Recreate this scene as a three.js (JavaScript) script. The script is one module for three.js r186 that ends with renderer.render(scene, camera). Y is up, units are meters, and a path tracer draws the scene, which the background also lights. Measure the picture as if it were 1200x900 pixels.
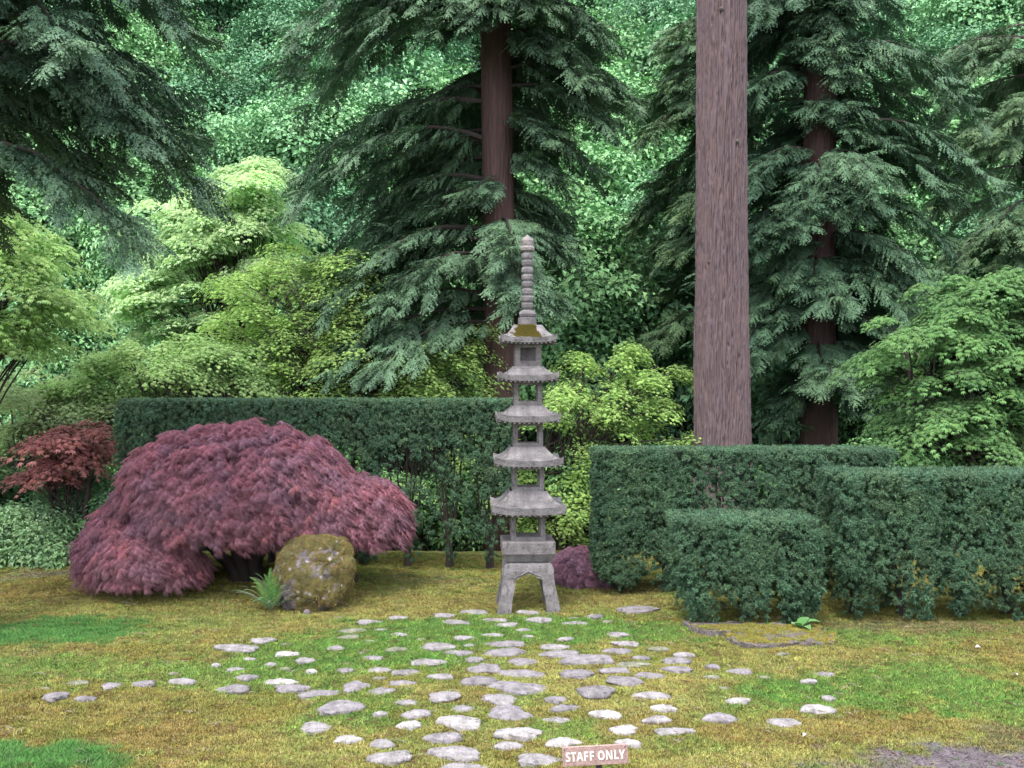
import * as THREE from 'three';
import { mergeGeometries } from 'three/addons/utils/BufferGeometryUtils.js';
import { TextGeometry } from 'three/addons/geometries/TextGeometry.js';
import { FontLoader } from 'three/addons/loaders/FontLoader.js';
import { RoundedBoxGeometry } from 'three/addons/geometries/RoundedBoxGeometry.js';
import { Brush, Evaluator, INTERSECTION } from 'three-bvh-csg';
import { createNoise2D, createNoise3D } from 'simplex-noise';

// ---------------------------------------------------------------- camera, sky, sun, exposure
const scene = new THREE.Scene();
const EYE = 2.95, F = 1250;                       // eye height; focal length in pixels of the 1200 x 900 photograph
const camera = new THREE.PerspectiveCamera(2 * Math.atan(450 / F) * 180 / Math.PI, 4 / 3, 0.1, 500);
camera.position.set(0, EYE, 0); camera.lookAt(0, EYE, -10);
const renderer = new THREE.WebGLRenderer({ antialias: true });
renderer.setSize(1024, 768);
renderer.toneMapping = THREE.LinearToneMapping;
renderer.toneMappingExposure = 2.85;
renderer.shadowMap.enabled = true;
{ // bright, nearly even overcast sky
  const W = 256, Hh = 128, data = new Float32Array(W * Hh * 4);
  for (let j = 0; j < Hh; j++) {
    const s = Math.sin(((j + 0.5) / Hh - 0.5) * Math.PI);
    const L = s > 0 ? 0.72 + 0.3 * s : 0.14;
    for (let i = 0; i < W; i++) { const o = (j * W + i) * 4; data[o] = L * 0.98; data[o + 1] = L; data[o + 2] = L * 1.07; data[o + 3] = 1; }
  }
  const sky = new THREE.DataTexture(data, W, Hh, THREE.RGBAFormat, THREE.FloatType);
  sky.mapping = THREE.EquirectangularReflectionMapping; sky.magFilter = THREE.LinearFilter; sky.needsUpdate = true;
  scene.background = sky; scene.environment = sky;
}
const sun = new THREE.DirectionalLight(0xfff4e4, 1.5);
sun.position.set(-9, 40, 8); sun.target.position.set(0, 0, -14); sun.castShadow = true; sun.shadow.radius = 36;
Object.assign(sun.shadow.camera, { left: -30, right: 30, top: 30, bottom: -30, near: 1, far: 120 });
scene.add(sun, sun.target);

// ---------------------------------------------------------------- helpers
const V = (x, y, z) => new THREE.Vector3(x, y, z);
const rng = (a) => () => { a = (a + 0x6d2b79f5) | 0; let t = Math.imul(a ^ (a >>> 15), 1 | a); t = (t + Math.imul(t ^ (t >>> 7), 61 | t)) ^ t; return ((t ^ (t >>> 14)) >>> 0) / 4294967296; };
const R0 = rng(7);
const n2 = createNoise2D(rng(11)), n3 = createNoise3D(rng(12));
const clamp = (x, a = 0, b = 1) => Math.min(b, Math.max(a, x)), lerp = (a, b, t) => a + (b - a) * t;
const sstep = (a, b, x) => { const t = clamp((x - a) / (b - a)); return t * t * (3 - 2 * t); };
const gauss = (r) => (r() + r() + r() + r() - 2) * 0.87;
const mixc = (a, b, t) => [lerp(a[0], b[0], t), lerp(a[1], b[1], t), lerp(a[2], b[2], t)];
const fbm2 = (x, y) => 0.55 * n2(x, y) + 0.28 * n2(x * 2.1 + 5, y * 2.1) + 0.17 * n2(x * 4.3, y * 4.3 + 9);
const fbm3 = (x, y, z) => 0.55 * n3(x, y, z) + 0.28 * n3(x * 2.1 + 5, y * 2.1, z * 2.1) + 0.17 * n3(x * 4.3, y * 4.3 + 9, z * 4.3);
const taken = new Map();
const numbered = (name) => { const k = taken.get(name) ?? 0; taken.set(name, k + 1); return k ? name + '_' + String(k).padStart(3, '0') : name; };
function tag(o, label, category, group, kind) {
  if (label) o.userData.label = label; if (category) o.userData.category = category; if (group) o.userData.group = group; if (kind) o.userData.kind = kind;
  return o;
}
function thing(name, label, category, p, group) {
  const o = new THREE.Group(); o.name = numbered(name); o.position.copy(p); scene.add(o);
  return tag(o, label, category, group);
}
function part(name, geo, m, parent) {
  const o = new THREE.Mesh(geo, m); o.name = name; o.castShadow = o.receiveShadow = true; parent.add(o); return o;
}
function stuff(name, geo, m, list, parent) {       // list of { m: Matrix4, c: [r,g,b] }
  const o = new THREE.InstancedMesh(geo, m, list.length), c = new THREE.Color();
  list.forEach((e, i) => { o.setMatrixAt(i, e.m); o.setColorAt(i, c.setRGB(e.c[0], e.c[1], e.c[2])); });
  o.name = name; o.castShadow = o.receiveShadow = true; o.userData.kind = 'stuff'; parent.add(o); return o;
}
function baked(name, geo, m, list, parent) {        // the same as one mesh, shared by all copies of a tree
  const P = geo.attributes.position.array, C = geo.attributes.color.array, n = P.length / 3, pos = new Float32Array(list.length * P.length), col = new Float32Array(list.length * P.length);
  list.forEach((e, k) => {
    const a = e.m.elements, o = k * n * 3;
    for (let i = 0; i < n; i++) { const x = P[3 * i], y = P[3 * i + 1], z = P[3 * i + 2], q = o + 3 * i; for (let c = 0; c < 3; c++) { pos[q + c] = a[c] * x + a[4 + c] * y + a[8 + c] * z + a[12 + c]; col[q + c] = C[3 * i + c] * e.c[c]; } }
  });
  const g = new THREE.BufferGeometry(); g.setAttribute('position', new THREE.BufferAttribute(pos, 3)); g.setAttribute('color', new THREE.BufferAttribute(col, 3)); g.computeVertexNormals();
  const o = part(name, g, m, parent); o.userData.kind = 'stuff'; return o;
}
// matrix with local +y along "up", local +x as near as can be to "fwd", size s
const _x = V(), _y = V(), _z = V();
function place(p, up, fwd, s, sy = s) {
  _y.copy(up).normalize(); _x.copy(fwd).addScaledVector(_y, -fwd.dot(_y));
  if (_x.lengthSq() < 1e-6) _x.set(1, 0.01, 0).addScaledVector(_y, -_y.x);
  _x.normalize(); _z.crossVectors(_x, _y);
  const m = new THREE.Matrix4().makeBasis(_x.clone().multiplyScalar(s), _y.clone().multiplyScalar(sy), _z.clone().multiplyScalar(s));
  return m.setPosition(p);
}
class Tris {                                         // loose triangles with a tone each
  constructor() { this.p = []; this.c = []; }
  tri(a, b, c, t = [1, 1, 1]) { this.p.push(a.x, a.y, a.z, b.x, b.y, b.z, c.x, c.y, c.z); for (let i = 0; i < 3; i++) this.c.push(t[0], t[1], t[2]); }
  geo() {
    const g = new THREE.BufferGeometry();
    g.setAttribute('position', new THREE.Float32BufferAttribute(this.p, 3)); g.setAttribute('color', new THREE.Float32BufferAttribute(this.c, 3));
    g.computeVertexNormals(); return g;
  }
}
function tube(pts, radii, seg = 6) {
  const n = pts.length, pos = [], idx = [], uv = []; let a = V(), len = 0;
  for (let i = 0; i < n; i++) {
    const t = V().subVectors(pts[Math.min(i + 1, n - 1)], pts[Math.max(i - 1, 0)]).normalize();
    if (i) len += pts[i].distanceTo(pts[i - 1]);
    if (!i) a.set(0.31, 0.17, 0.93).cross(t); else a.addScaledVector(t, -a.dot(t)); a.normalize();
    const b = V().crossVectors(t, a);
    for (let k = 0; k <= seg; k++) {
      const f = k / seg * Math.PI * 2, c = Math.cos(f) * radii[i], s = Math.sin(f) * radii[i];
      pos.push(pts[i].x + a.x * c + b.x * s, pts[i].y + a.y * c + b.y * s, pts[i].z + a.z * c + b.z * s); uv.push(k / seg, len);
    }
    if (i) for (let k = 0; k < seg; k++) { const o = (i - 1) * (seg + 1) + k, q = o + seg + 1; idx.push(o, o + 1, q, o + 1, q + 1, q); }
  }
  const g = new THREE.BufferGeometry();
  g.setAttribute('position', new THREE.Float32BufferAttribute(pos, 3)); g.setAttribute('uv', new THREE.Float32BufferAttribute(uv, 2));
  g.setIndex(idx); g.computeVertexNormals(); return g;
}
const bez = (a, b, c, n) => Array.from({ length: n + 1 }, (_, i) => { const t = i / n, u = 1 - t; return V(u * u * a.x + 2 * u * t * b.x + t * t * c.x, u * u * a.y + 2 * u * t * b.y + t * t * c.y, u * u * a.z + 2 * u * t * b.z + t * t * c.z); });
const taper = (n, a, b) => Array.from({ length: n + 1 }, (_, i) => lerp(a, b, i / n));

// ---------------------------------------------------------------- terrain
const ramp = (d) => (d < 27 ? 0 : 0.62 * (Math.sqrt((d - 27) * (d - 27) + 9) - 3));
function H(x, z) {
  const d = -z;
  let h = 0.03 * n2(x * 0.35, z * 0.35) + 0.012 * n2(x * 1.4 + 3, z * 1.4) + (d < 20 ? 0.013 * n2(x * 4.5, z * 4.5) + 0.006 * n2(x * 9, z * 9) : 0);
  h += 0.17 * Math.exp(-(((x + 3.9) / 2.6) ** 2) - ((d - 15.9) / 1.5) ** 2);
  h += 0.07 * Math.exp(-(((x + 5.2) / 1.5) ** 2) - ((d - 10.5) / 2.0) ** 2);
  h += 1.33 * sstep(6.8, 2.5, d);
  h -= 1.2 * sstep(18.5, 24, d);
  h += ramp(d) + 0.5 * fbm2(x * 0.09, z * 0.09) * sstep(24, 34, d);
  return h;
}
const at = (px, py, d) => V((px - 600) / F * d, EYE - (py - 450) / F * d, -d);     // a pixel's direction at a known distance
function gp(px, py) {                                                              // a pixel's direction down to the ground
  let d = EYE * F / (py - 450);
  for (let i = 0; i < 8; i++) d = (EYE - H((px - 600) / F * d, -d)) * F / (py - 450);
  const x = (px - 600) / F * d; return V(x, H(x, -d), -d);
}
const onGround = (px, d) => { const x = (px - 600) / F * d; return V(x, H(x, -d), -d); };

// moss patches read off the photograph: [px, py, half width, half height, kind, strength]
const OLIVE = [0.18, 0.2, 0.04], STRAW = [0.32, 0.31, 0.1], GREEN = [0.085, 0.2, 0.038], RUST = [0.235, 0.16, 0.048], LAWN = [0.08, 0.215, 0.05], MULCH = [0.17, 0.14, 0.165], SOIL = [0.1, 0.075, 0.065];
const KIND = { o: OLIVE, s: STRAW, g: GREEN, r: RUST, l: LAWN, m: MULCH, d: SOIL };
const patches = [
  [300, 705, 330, 24, 's', 0.35], [60, 688, 90, 12, 'r', 0.6], [55, 741, 105, 17, 'l', 1], [10, 775, 60, 22, 'l', 0.45], [200, 735, 90, 12, 'g', 0.3], [240, 690, 90, 12, 'o', 0.6],
  [100, 765, 140, 9, 'r', 0.5], [110, 835, 170, 26, 'r', 0.5], [210, 870, 80, 24, 'r', 0.85], [180, 790, 150, 16, 'g', 0.55], [30, 892, 125, 17, 'l', 1], [205, 878, 30, 7, 'g', 0.5],
  [450, 708, 160, 10, 'r', 0.3], [690, 706, 120, 8, 's', 0.4], [700, 700, 60, 6, 'r', 0.35],
  [560, 740, 150, 17, 'g', 1], [470, 765, 110, 20, 'g', 0.95], [360, 770, 90, 20, 'g', 0.85], [300, 790, 80, 22, 'g', 0.6], [640, 738, 110, 14, 'g', 1], [760, 742, 60, 10, 'g', 0.8],
  [410, 820, 40, 22, 'g', 0.6], [400, 846, 50, 12, 'g', 0.6], [470, 835, 60, 10, 'g', 0.35], [623, 818, 22, 12, 'g', 0.9], [655, 856, 38, 10, 'g', 0.8], [565, 845, 25, 8, 'g', 0.4], [600, 790, 30, 14, 'g', 0.5],
  [930, 812, 70, 18, 'g', 0.95], [850, 828, 40, 14, 'g', 0.55], [1000, 822, 60, 12, 'g', 0.7], [1080, 795, 95, 30, 'g', 0.85], [1170, 820, 70, 22, 'g', 0.75], [1010, 745, 50, 12, 'g', 0.7], [1130, 745, 50, 10, 'g', 0.5], [1180, 840, 50, 14, 'g', 0.6],
  [920, 775, 90, 12, 's', 0.55], [1030, 770, 70, 12, 'r', 0.35], [1170, 760, 40, 10, 'r', 0.6], [1150, 790, 18, 6, 'r', 0.7], [900, 860, 120, 9, 'r', 0.6], [1000, 850, 100, 14, 'r', 0.55], [760, 850, 60, 9, 'r', 0.5], [900, 768, 70, 8, 'o', 0.4],
  [640, 790, 90, 20, 's', 0.5], [720, 810, 120, 26, 's', 0.5], [560, 870, 120, 20, 's', 0.3], [330, 880, 120, 24, 's', 0.4], [880, 890, 120, 12, 's', 0.7], [1155, 894, 110, 20, 'm', 1], [1030, 902, 70, 12, 'm', 0.6], [1190, 868, 60, 12, 'd', 0.6], [960, 874, 16, 4, 'd', 0.9],
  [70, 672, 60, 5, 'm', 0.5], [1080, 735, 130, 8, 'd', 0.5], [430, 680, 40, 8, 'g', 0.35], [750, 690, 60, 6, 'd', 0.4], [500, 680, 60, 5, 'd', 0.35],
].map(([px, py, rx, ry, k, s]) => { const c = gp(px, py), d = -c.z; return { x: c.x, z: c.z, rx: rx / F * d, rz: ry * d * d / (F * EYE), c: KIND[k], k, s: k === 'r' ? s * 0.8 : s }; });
function groundLook(x, z) {
  const wx = x + 0.22 * n2(x * 1.7, z * 1.7) + 0.07 * n2(x * 6, z * 6), wz = z + 0.22 * n2(x * 1.7 + 40, z * 1.7) + 0.09 * n2(x * 6 + 7, z * 6);
  let c = mixc(OLIVE, STRAW, clamp(0.18 + 0.6 * fbm2(x * 0.8, z * 1.1))), green = 0, lawn = 0, mulch = 0;
  c = mixc(c, RUST, clamp(0.5 * fbm2(x * 0.6 + 30, z * 0.8) + 0.05)); c = mixc(c, GREEN, clamp(0.85 * fbm2(x * 1.3 + 60, z * 1.6) + 0.14));
  for (const q of patches) {
    const u = (wx - q.x) / q.rx, v = (wz - q.z) / q.rz, r = u * u + v * v;
    if (r > 2.2) continue;
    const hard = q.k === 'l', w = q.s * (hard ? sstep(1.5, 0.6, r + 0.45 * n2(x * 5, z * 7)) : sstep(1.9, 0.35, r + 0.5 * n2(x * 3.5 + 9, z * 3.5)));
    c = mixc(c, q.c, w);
    if (q.k === 'g') green = Math.max(green, w); else green *= 1 - w;
    if (hard && q.s < 0.9) green = Math.max(green, w); else if (hard) lawn = Math.max(lawn, w); if (q.k === 'm') mulch = Math.max(mulch, w);
  }
  if (lawn < 0.5 && mulch < 0.5) {                     // clumps of other mosses, dry bits
    c = mixc(c, [0.17, 0.27, 0.05], green * sstep(0.0, 0.5, fbm2(x * 7 + 3, z * 9))); c = mixc(c, STRAW, 0.45 * sstep(0.25, 0.6, n2(x * 11 + 8, z * 14)) * (1 - 0.6 * green)); c = mixc(c, [0.13, 0.075, 0.04], 0.6 * sstep(0.45, 0.75, n2(x * 8 + 80, z * 12)));
    const m = 1 + 0.22 * n2(x * 17, z * 22); c = c.map((v) => v * m);
  }
  return { c, green, lawn, mulch };
}

// ---------------------------------------------------------------- textures and materials
function tex(size, fn, srgb = false, rx = 1, ry = 1) {
  const data = new Uint8Array(size * size * 4);
  for (let j = 0; j < size; j++) for (let i = 0; i < size; i++) { const v = fn(i / size, j / size), o = (j * size + i) * 4; data[o] = clamp(v[0]) * 255; data[o + 1] = clamp(v[1]) * 255; data[o + 2] = clamp(v[2]) * 255; data[o + 3] = 255; }
  const t = new THREE.DataTexture(data, size, size); t.wrapS = t.wrapT = THREE.RepeatWrapping; t.magFilter = THREE.LinearFilter; t.minFilter = THREE.LinearMipmapLinearFilter; t.generateMipmaps = true;
  if (srgb) t.colorSpace = THREE.SRGBColorSpace; t.repeat.set(rx, ry); t.needsUpdate = true; return t;
}
const wrapN = (u, v, f, s) => { const a = u * 2 * Math.PI, b = v * 2 * Math.PI, k = f / (2 * Math.PI); return 0.5 * (n3(Math.cos(a) * k + s, Math.sin(a) * k, Math.cos(b) * k) + n3(Math.sin(b) * k + s * 1.7, Math.cos(b) * k + 3, Math.sin(a) * k + 8)); };
const stoneTex = tex(512, (u, v) => {
  const m = 0.86 + 0.3 * wrapN(u, v, 5, 3) + 0.22 * wrapN(u, v, 22, 9) + 0.22 * wrapN(u, v, 70, 5), li = sstep(0.25, 0.4, wrapN(u, v, 30, 21)) * sstep(-0.1, 0.25, wrapN(u, v, 6, 2)), dk = sstep(0.32, 0.55, wrapN(u, v, 9, 33));
  const c = [m * lerp(1, 1.3, li), m * lerp(1, 1.33, li), m * lerp(1, 1.25, li)];
  return c.map((x) => clamp(x * lerp(1, 0.68, dk) * 0.72));
});
const stoneBump = tex(512, (u, v) => { const m = 0.5 + 0.3 * wrapN(u, v, 18, 4) + 0.35 * wrapN(u, v, 75, 6); return [m, m, m]; });
const grainTex = tex(512, (u, v) => { const m = 0.72 + 0.35 * wrapN(u, v, 60, 2) + 0.25 * wrapN(u, v, 16, 7); return [m, m, m]; });
const barkBump = tex(512, (u, v) => { const m = 0.5 + 0.5 * (1 - 2 * Math.abs(wrapN(u, v * 0.0 + Math.sin(v * 6.283) * 0.02, 26, 4))) * 0.6 + 0.3 * wrapN(u, v, 50, 6); return [m, m, m]; });
const M = {};
const leafMat = (transmission = 0.35, rough = 1) => new THREE.MeshPhysicalMaterial({ vertexColors: true, roughness: rough, transmission, thickness: 0, side: THREE.DoubleSide, specularIntensity: 0.7 });
M.leaf = leafMat(0.45); M.hill = new THREE.MeshStandardMaterial({ vertexColors: true, roughness: 0.75, side: THREE.DoubleSide }); M.needle = new THREE.MeshStandardMaterial({ vertexColors: true, roughness: 0.75, side: THREE.DoubleSide }); M.glossy = new THREE.MeshPhysicalMaterial({ vertexColors: true, roughness: 0.5, side: THREE.DoubleSide }); M.moss = new THREE.MeshStandardMaterial({ vertexColors: true, roughness: 0.95, side: THREE.DoubleSide });
M.ground = new THREE.MeshStandardMaterial({ vertexColors: true, roughness: 1, map: grainTex, bumpMap: grainTex, bumpScale: 0.02 });
M.stone = new THREE.MeshStandardMaterial({ vertexColors: true, roughness: 0.92, map: stoneTex, bumpMap: stoneBump, bumpScale: 0.006 });
M.bark = new THREE.MeshStandardMaterial({ vertexColors: true, roughness: 0.95 });
M.twig = new THREE.MeshStandardMaterial({ color: new THREE.Color(0.045, 0.036, 0.034), roughness: 0.9 });
M.greyTwig = new THREE.MeshStandardMaterial({ color: new THREE.Color(0.1, 0.085, 0.08), roughness: 0.9 });

// ---------------------------------------------------------------- foliage geometry
const shade = (r, a = 0.25) => { const s = 1 + (r() - 0.5) * 2 * a; return [s * (1 + (r() - 0.5) * 0.15), s, s * (1 + (r() - 0.5) * 0.2)]; };
function blade(t, base, dir, up, len, wid, tone, fold = 0.25) {      // a leaf folded along its midrib
  const side = V().crossVectors(dir, up).normalize().multiplyScalar(wid / 2), mid = base.clone().addScaledVector(dir, len * 0.45), tip = base.clone().addScaledVector(dir, len).addScaledVector(up, -len * 0.18);
  const l = mid.clone().add(side).addScaledVector(up, wid * fold), q = mid.clone().sub(side).addScaledVector(up, wid * fold);
  t.tri(base, l, tip, tone); t.tri(base, tip, q, tone);
}
function lobed(t, base, dir, up, size, lobes, spread, wid, tone) {   // a palmate leaf
  for (let k = 0; k < lobes; k++) {
    const f = lobes > 1 ? k / (lobes - 1) * 2 - 1 : 0, d = dir.clone().applyAxisAngle(up, f * spread).addScaledVector(up, -0.15 - 0.1 * Math.abs(f)).normalize(), len = size * (1 - 0.4 * Math.abs(f));
    blade(t, base, d, up, len, wid, tone, 0.1);
  }
}
const dirOf = (r, flat = 1) => { const a = r() * 6.283, y = (r() * 2 - 1) * flat, q = Math.sqrt(Math.max(0, 1 - y * y)); return V(Math.cos(a) * q, y, Math.sin(a) * q); };
function broadCluster(seed, n, rad, size, wid, flat) {               // +y is the outside; leaves shingle outwards and droop
  const t = new Tris(), r = rng(seed);
  for (let k = 0; k < n; k++) {
    const a = r() * 6.283, q = Math.sqrt(r()) * rad, b = V(Math.cos(a) * q, (r() - 0.5) * rad * flat - q * q / rad * 0.35, Math.sin(a) * q), up = V(gauss(r) * 0.45, 1, gauss(r) * 0.45).normalize();
    const dir = V(Math.cos(a) + gauss(r) * 0.7, -0.25, Math.sin(a) + gauss(r) * 0.7); dir.addScaledVector(up, -dir.dot(up)).normalize();
    blade(t, b, dir, up, size * (0.7 + 0.6 * r()), wid * (0.7 + 0.6 * r()), shade(r, 0.28));
  }
  return t.geo();
}
function mapleCluster(seed, n, rad, size, lobes, wid, flat) {
  const t = new Tris(), r = rng(seed);
  for (let k = 0; k < n; k++) {
    const a = r() * 6.283, q = Math.sqrt(r()) * rad, b = V(Math.cos(a) * q, (r() - 0.5) * rad * flat - q * q / rad * 0.3, Math.sin(a) * q), up = V(gauss(r) * 0.35, 1, gauss(r) * 0.35).normalize();
    const dir = V(Math.cos(a) + gauss(r) * 0.6, 0, Math.sin(a) + gauss(r) * 0.6); dir.addScaledVector(up, -dir.dot(up)).normalize();
    lobed(t, b, dir, up, size * (0.75 + 0.5 * r()), lobes, 1.25, wid, shade(r, 0.22));
  }
  return t.geo();
}
function laceSpray(seed) {                                            // drooping twig of finely cut leaves along +x
  const t = new Tris(), r = rng(seed);
  for (let k = 0; k < 7; k++) {
    const s = 0.08 + k / 7, b = V(s * 0.2, -0.08 * s * s + gauss(r) * 0.012, gauss(r) * 0.07), tone = shade(r, 0.3), up = V(gauss(r) * 0.25, 1, gauss(r) * 0.3).normalize();
    const wa = gauss(r) * 1.9, main = V(Math.cos(wa), -0.3 - 0.4 * r(), Math.sin(wa)).normalize();
    for (let j = 0; j < 6; j++) { const f = j / 5 * 2 - 1, d = main.clone().applyAxisAngle(up, f * 1.0 + gauss(r) * 0.1).addScaledVector(up, -0.25 * Math.abs(f)).normalize(); blade(t, b, d, up, 0.125 * (1 - 0.3 * Math.abs(f)) * (0.7 + 0.6 * r()), 0.0095, tone, 0); }
  }
  return t.geo();
}
function cedarSpray(seed, L = 0.5) {                                  // flat lacy spray along +x: drooping rib, curved side shoots with uneven leaflets
  const t = new Tris(), r = rng(seed), N = 8, up = V(0, 1, 0), rib = (s) => V(L * s, -0.26 * L * s * s, 0.05 * L * Math.sin(s * 3.5 + seed));
  for (let k = 0; k < 6; k++) { const w = V(0, 0, 0.006 * (1 - k / 7)); t.tri(rib(k / 6).add(w), rib(k / 6).sub(w), rib((k + 1) / 6), [0.8, 0.65, 0.55]); }
  const shoot = (b, d, len, tone, bend) => {
    const at = (q) => b.clone().addScaledVector(d, len * q).add(V(bend * len * q * q * 0.35, -0.28 * len * q * q, 0)), m = Math.max(2, Math.round(len / 0.04));
    for (let k = 0; k < 3; k++) { const p = at(k / 3), q = at((k + 1) / 3), w = V().crossVectors(d, up).multiplyScalar(0.007 * (1.1 - k / 3)); t.tri(p.clone().add(w), p.clone().sub(w), q, tone); }
    for (let j = 0; j < m; j++) for (const e of [-1, 1]) {
      if (r() < 0.1) continue;
      const q = clamp((j + r()) / m), c = at(q), l = (0.035 + 0.035 * r()) * (1.15 - q * 0.75), dd = d.clone().applyAxisAngle(up, e * (0.5 + 0.35 * r())).addScaledVector(up, gauss(r) * 0.25 - 0.15).normalize(), w = V().crossVectors(dd, up).normalize().multiplyScalar(0.011 + 0.006 * r());
      t.tri(c.clone().add(w), c.clone().sub(w), c.clone().addScaledVector(dd, l), tone);
    }
  };
  for (let k = 0; k < N; k++) for (const sd of [-1, 1]) {
    const s = clamp(0.05 + 0.9 * (k + (sd > 0 ? 0.5 : 0) + (r() - 0.5) * 0.5) / N), len = L * 0.5 * Math.sin(Math.min(1, s * 2.2 + 0.3) * 1.57) * (1.08 - s) * (0.55 + 0.75 * r()) + 0.05, ang = 0.6 + 0.4 * r();
    shoot(rib(s), V(Math.cos(ang), -0.1 - 0.3 * r() - 0.2 * s, sd * Math.sin(ang)).normalize(), len, shade(r, 0.2), 1);
  }
  shoot(rib(0.8), V(1, -0.45, 0).normalize(), L * 0.3, shade(r, 0.1), 0);
  return t.geo();
}
function yewTuft(seed) {                                              // rosette of short shoots, +y is the outside
  const t = new Tris(), r = rng(seed);
  for (let k = 0; k < 9; k++) {
    const ax = V(gauss(r) * 0.75, 0.8 + 0.3 * r(), gauss(r) * 0.75).normalize(), tone = shade(r, 0.22);
    for (let j = 0; j < 9; j++) {
      const s = j / 9, b = ax.clone().multiplyScalar(0.012 + 0.045 * s), d = ax.clone().multiplyScalar(0.55).add(dirOf(r).multiplyScalar(0.85)).normalize(), w = V().crossVectors(d, ax).normalize().multiplyScalar(0.0042);
      t.tri(b.clone().add(w), b.clone().sub(w), b.clone().addScaledVector(d, 0.03), tone);
    }
  }
  return t.geo();
}
function mossPatch(seed, n, rad, h, wid) {
  const t = new Tris(), r = rng(seed);
  for (let k = 0; k < n; k++) { const a = r() * 6.28, q = Math.sqrt(r()) * rad, b = V(Math.cos(a) * q, -0.006, Math.sin(a) * q), w = V(wid * (0.6 + 0.8 * r()), 0, 0).applyAxisAngle(V(0, 1, 0), r() * 6.28); t.tri(b.clone().add(w), b.clone().sub(w), b.clone().add(V(gauss(r) * h * 1.1, h * (0.4 + 0.7 * r()), gauss(r) * h * 1.1)), shade(r, 0.34)); }
  return t.geo();
}
const G = {
  broad: [broadCluster(101, 18, 0.32, 0.14, 0.1, 0.8), broadCluster(102, 18, 0.32, 0.15, 0.095, 0.8)], shrub: broadCluster(104, 20, 0.2, 0.085, 0.045, 0.9),
  maple: mapleCluster(105, 11, 0.2, 0.075, 5, 0.022, 0.35), fineMaple: mapleCluster(107, 14, 0.2, 0.055, 5, 0.016, 0.5), lace: laceSpray(108), cedar: [cedarSpray(109), cedarSpray(110, 0.42)], yew: [yewTuft(111), yewTuft(112)],
};

// ---------------------------------------------------------------- ground sheet
{
  const axis = (lo, hi, step, end0, end1) => {
    const a = []; for (let v = lo; v <= hi; v += step) a.push(v);
    for (let v = lo, s = step; v > end0;) { s *= 1.17; v -= s; a.unshift(Math.max(v, end0)); }
    for (let v = a[a.length - 1], s = step; v < end1;) { s *= 1.17; v += s; a.push(Math.min(v, end1)); }
    return a;
  };
  const xs = axis(-9, 9, 0.08, -180, 180), zs = axis(-19, -6.8, 0.08, -180, 60), pos = [], col = [], uv = [], idx = [];
  zs.forEach((z) => xs.forEach((x) => {
    const y = H(x, z); pos.push(x, y, z); uv.push(x / 1.7, z / 1.7);
    const near = -z < 19.5 && -z > 5 && Math.abs(x) < 12, c = near ? groundLook(x, z).c : mixc(SOIL, [0.05, 0.075, 0.03], clamp(0.5 + fbm2(x * 0.3, z * 0.3)));
    col.push(c[0] * 0.85, c[1] * 0.85, c[2] * 0.85);
  }));
  for (let j = 0; j + 1 < zs.length; j++) for (let i = 0; i + 1 < xs.length; i++) { const a = j * xs.length + i, b = a + xs.length; idx.push(a, b, a + 1, a + 1, b, b + 1); }
  const g = new THREE.BufferGeometry();
  g.setAttribute('position', new THREE.Float32BufferAttribute(pos, 3)); g.setAttribute('color', new THREE.Float32BufferAttribute(col, 3)); g.setAttribute('uv', new THREE.Float32BufferAttribute(uv, 2));
  g.setIndex(idx); g.computeVertexNormals();
  const o = part('ground', g, M.ground, scene); tag(o, 'mossy garden ground in olive, green and rust patches', 'ground', null, 'structure');
}

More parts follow.
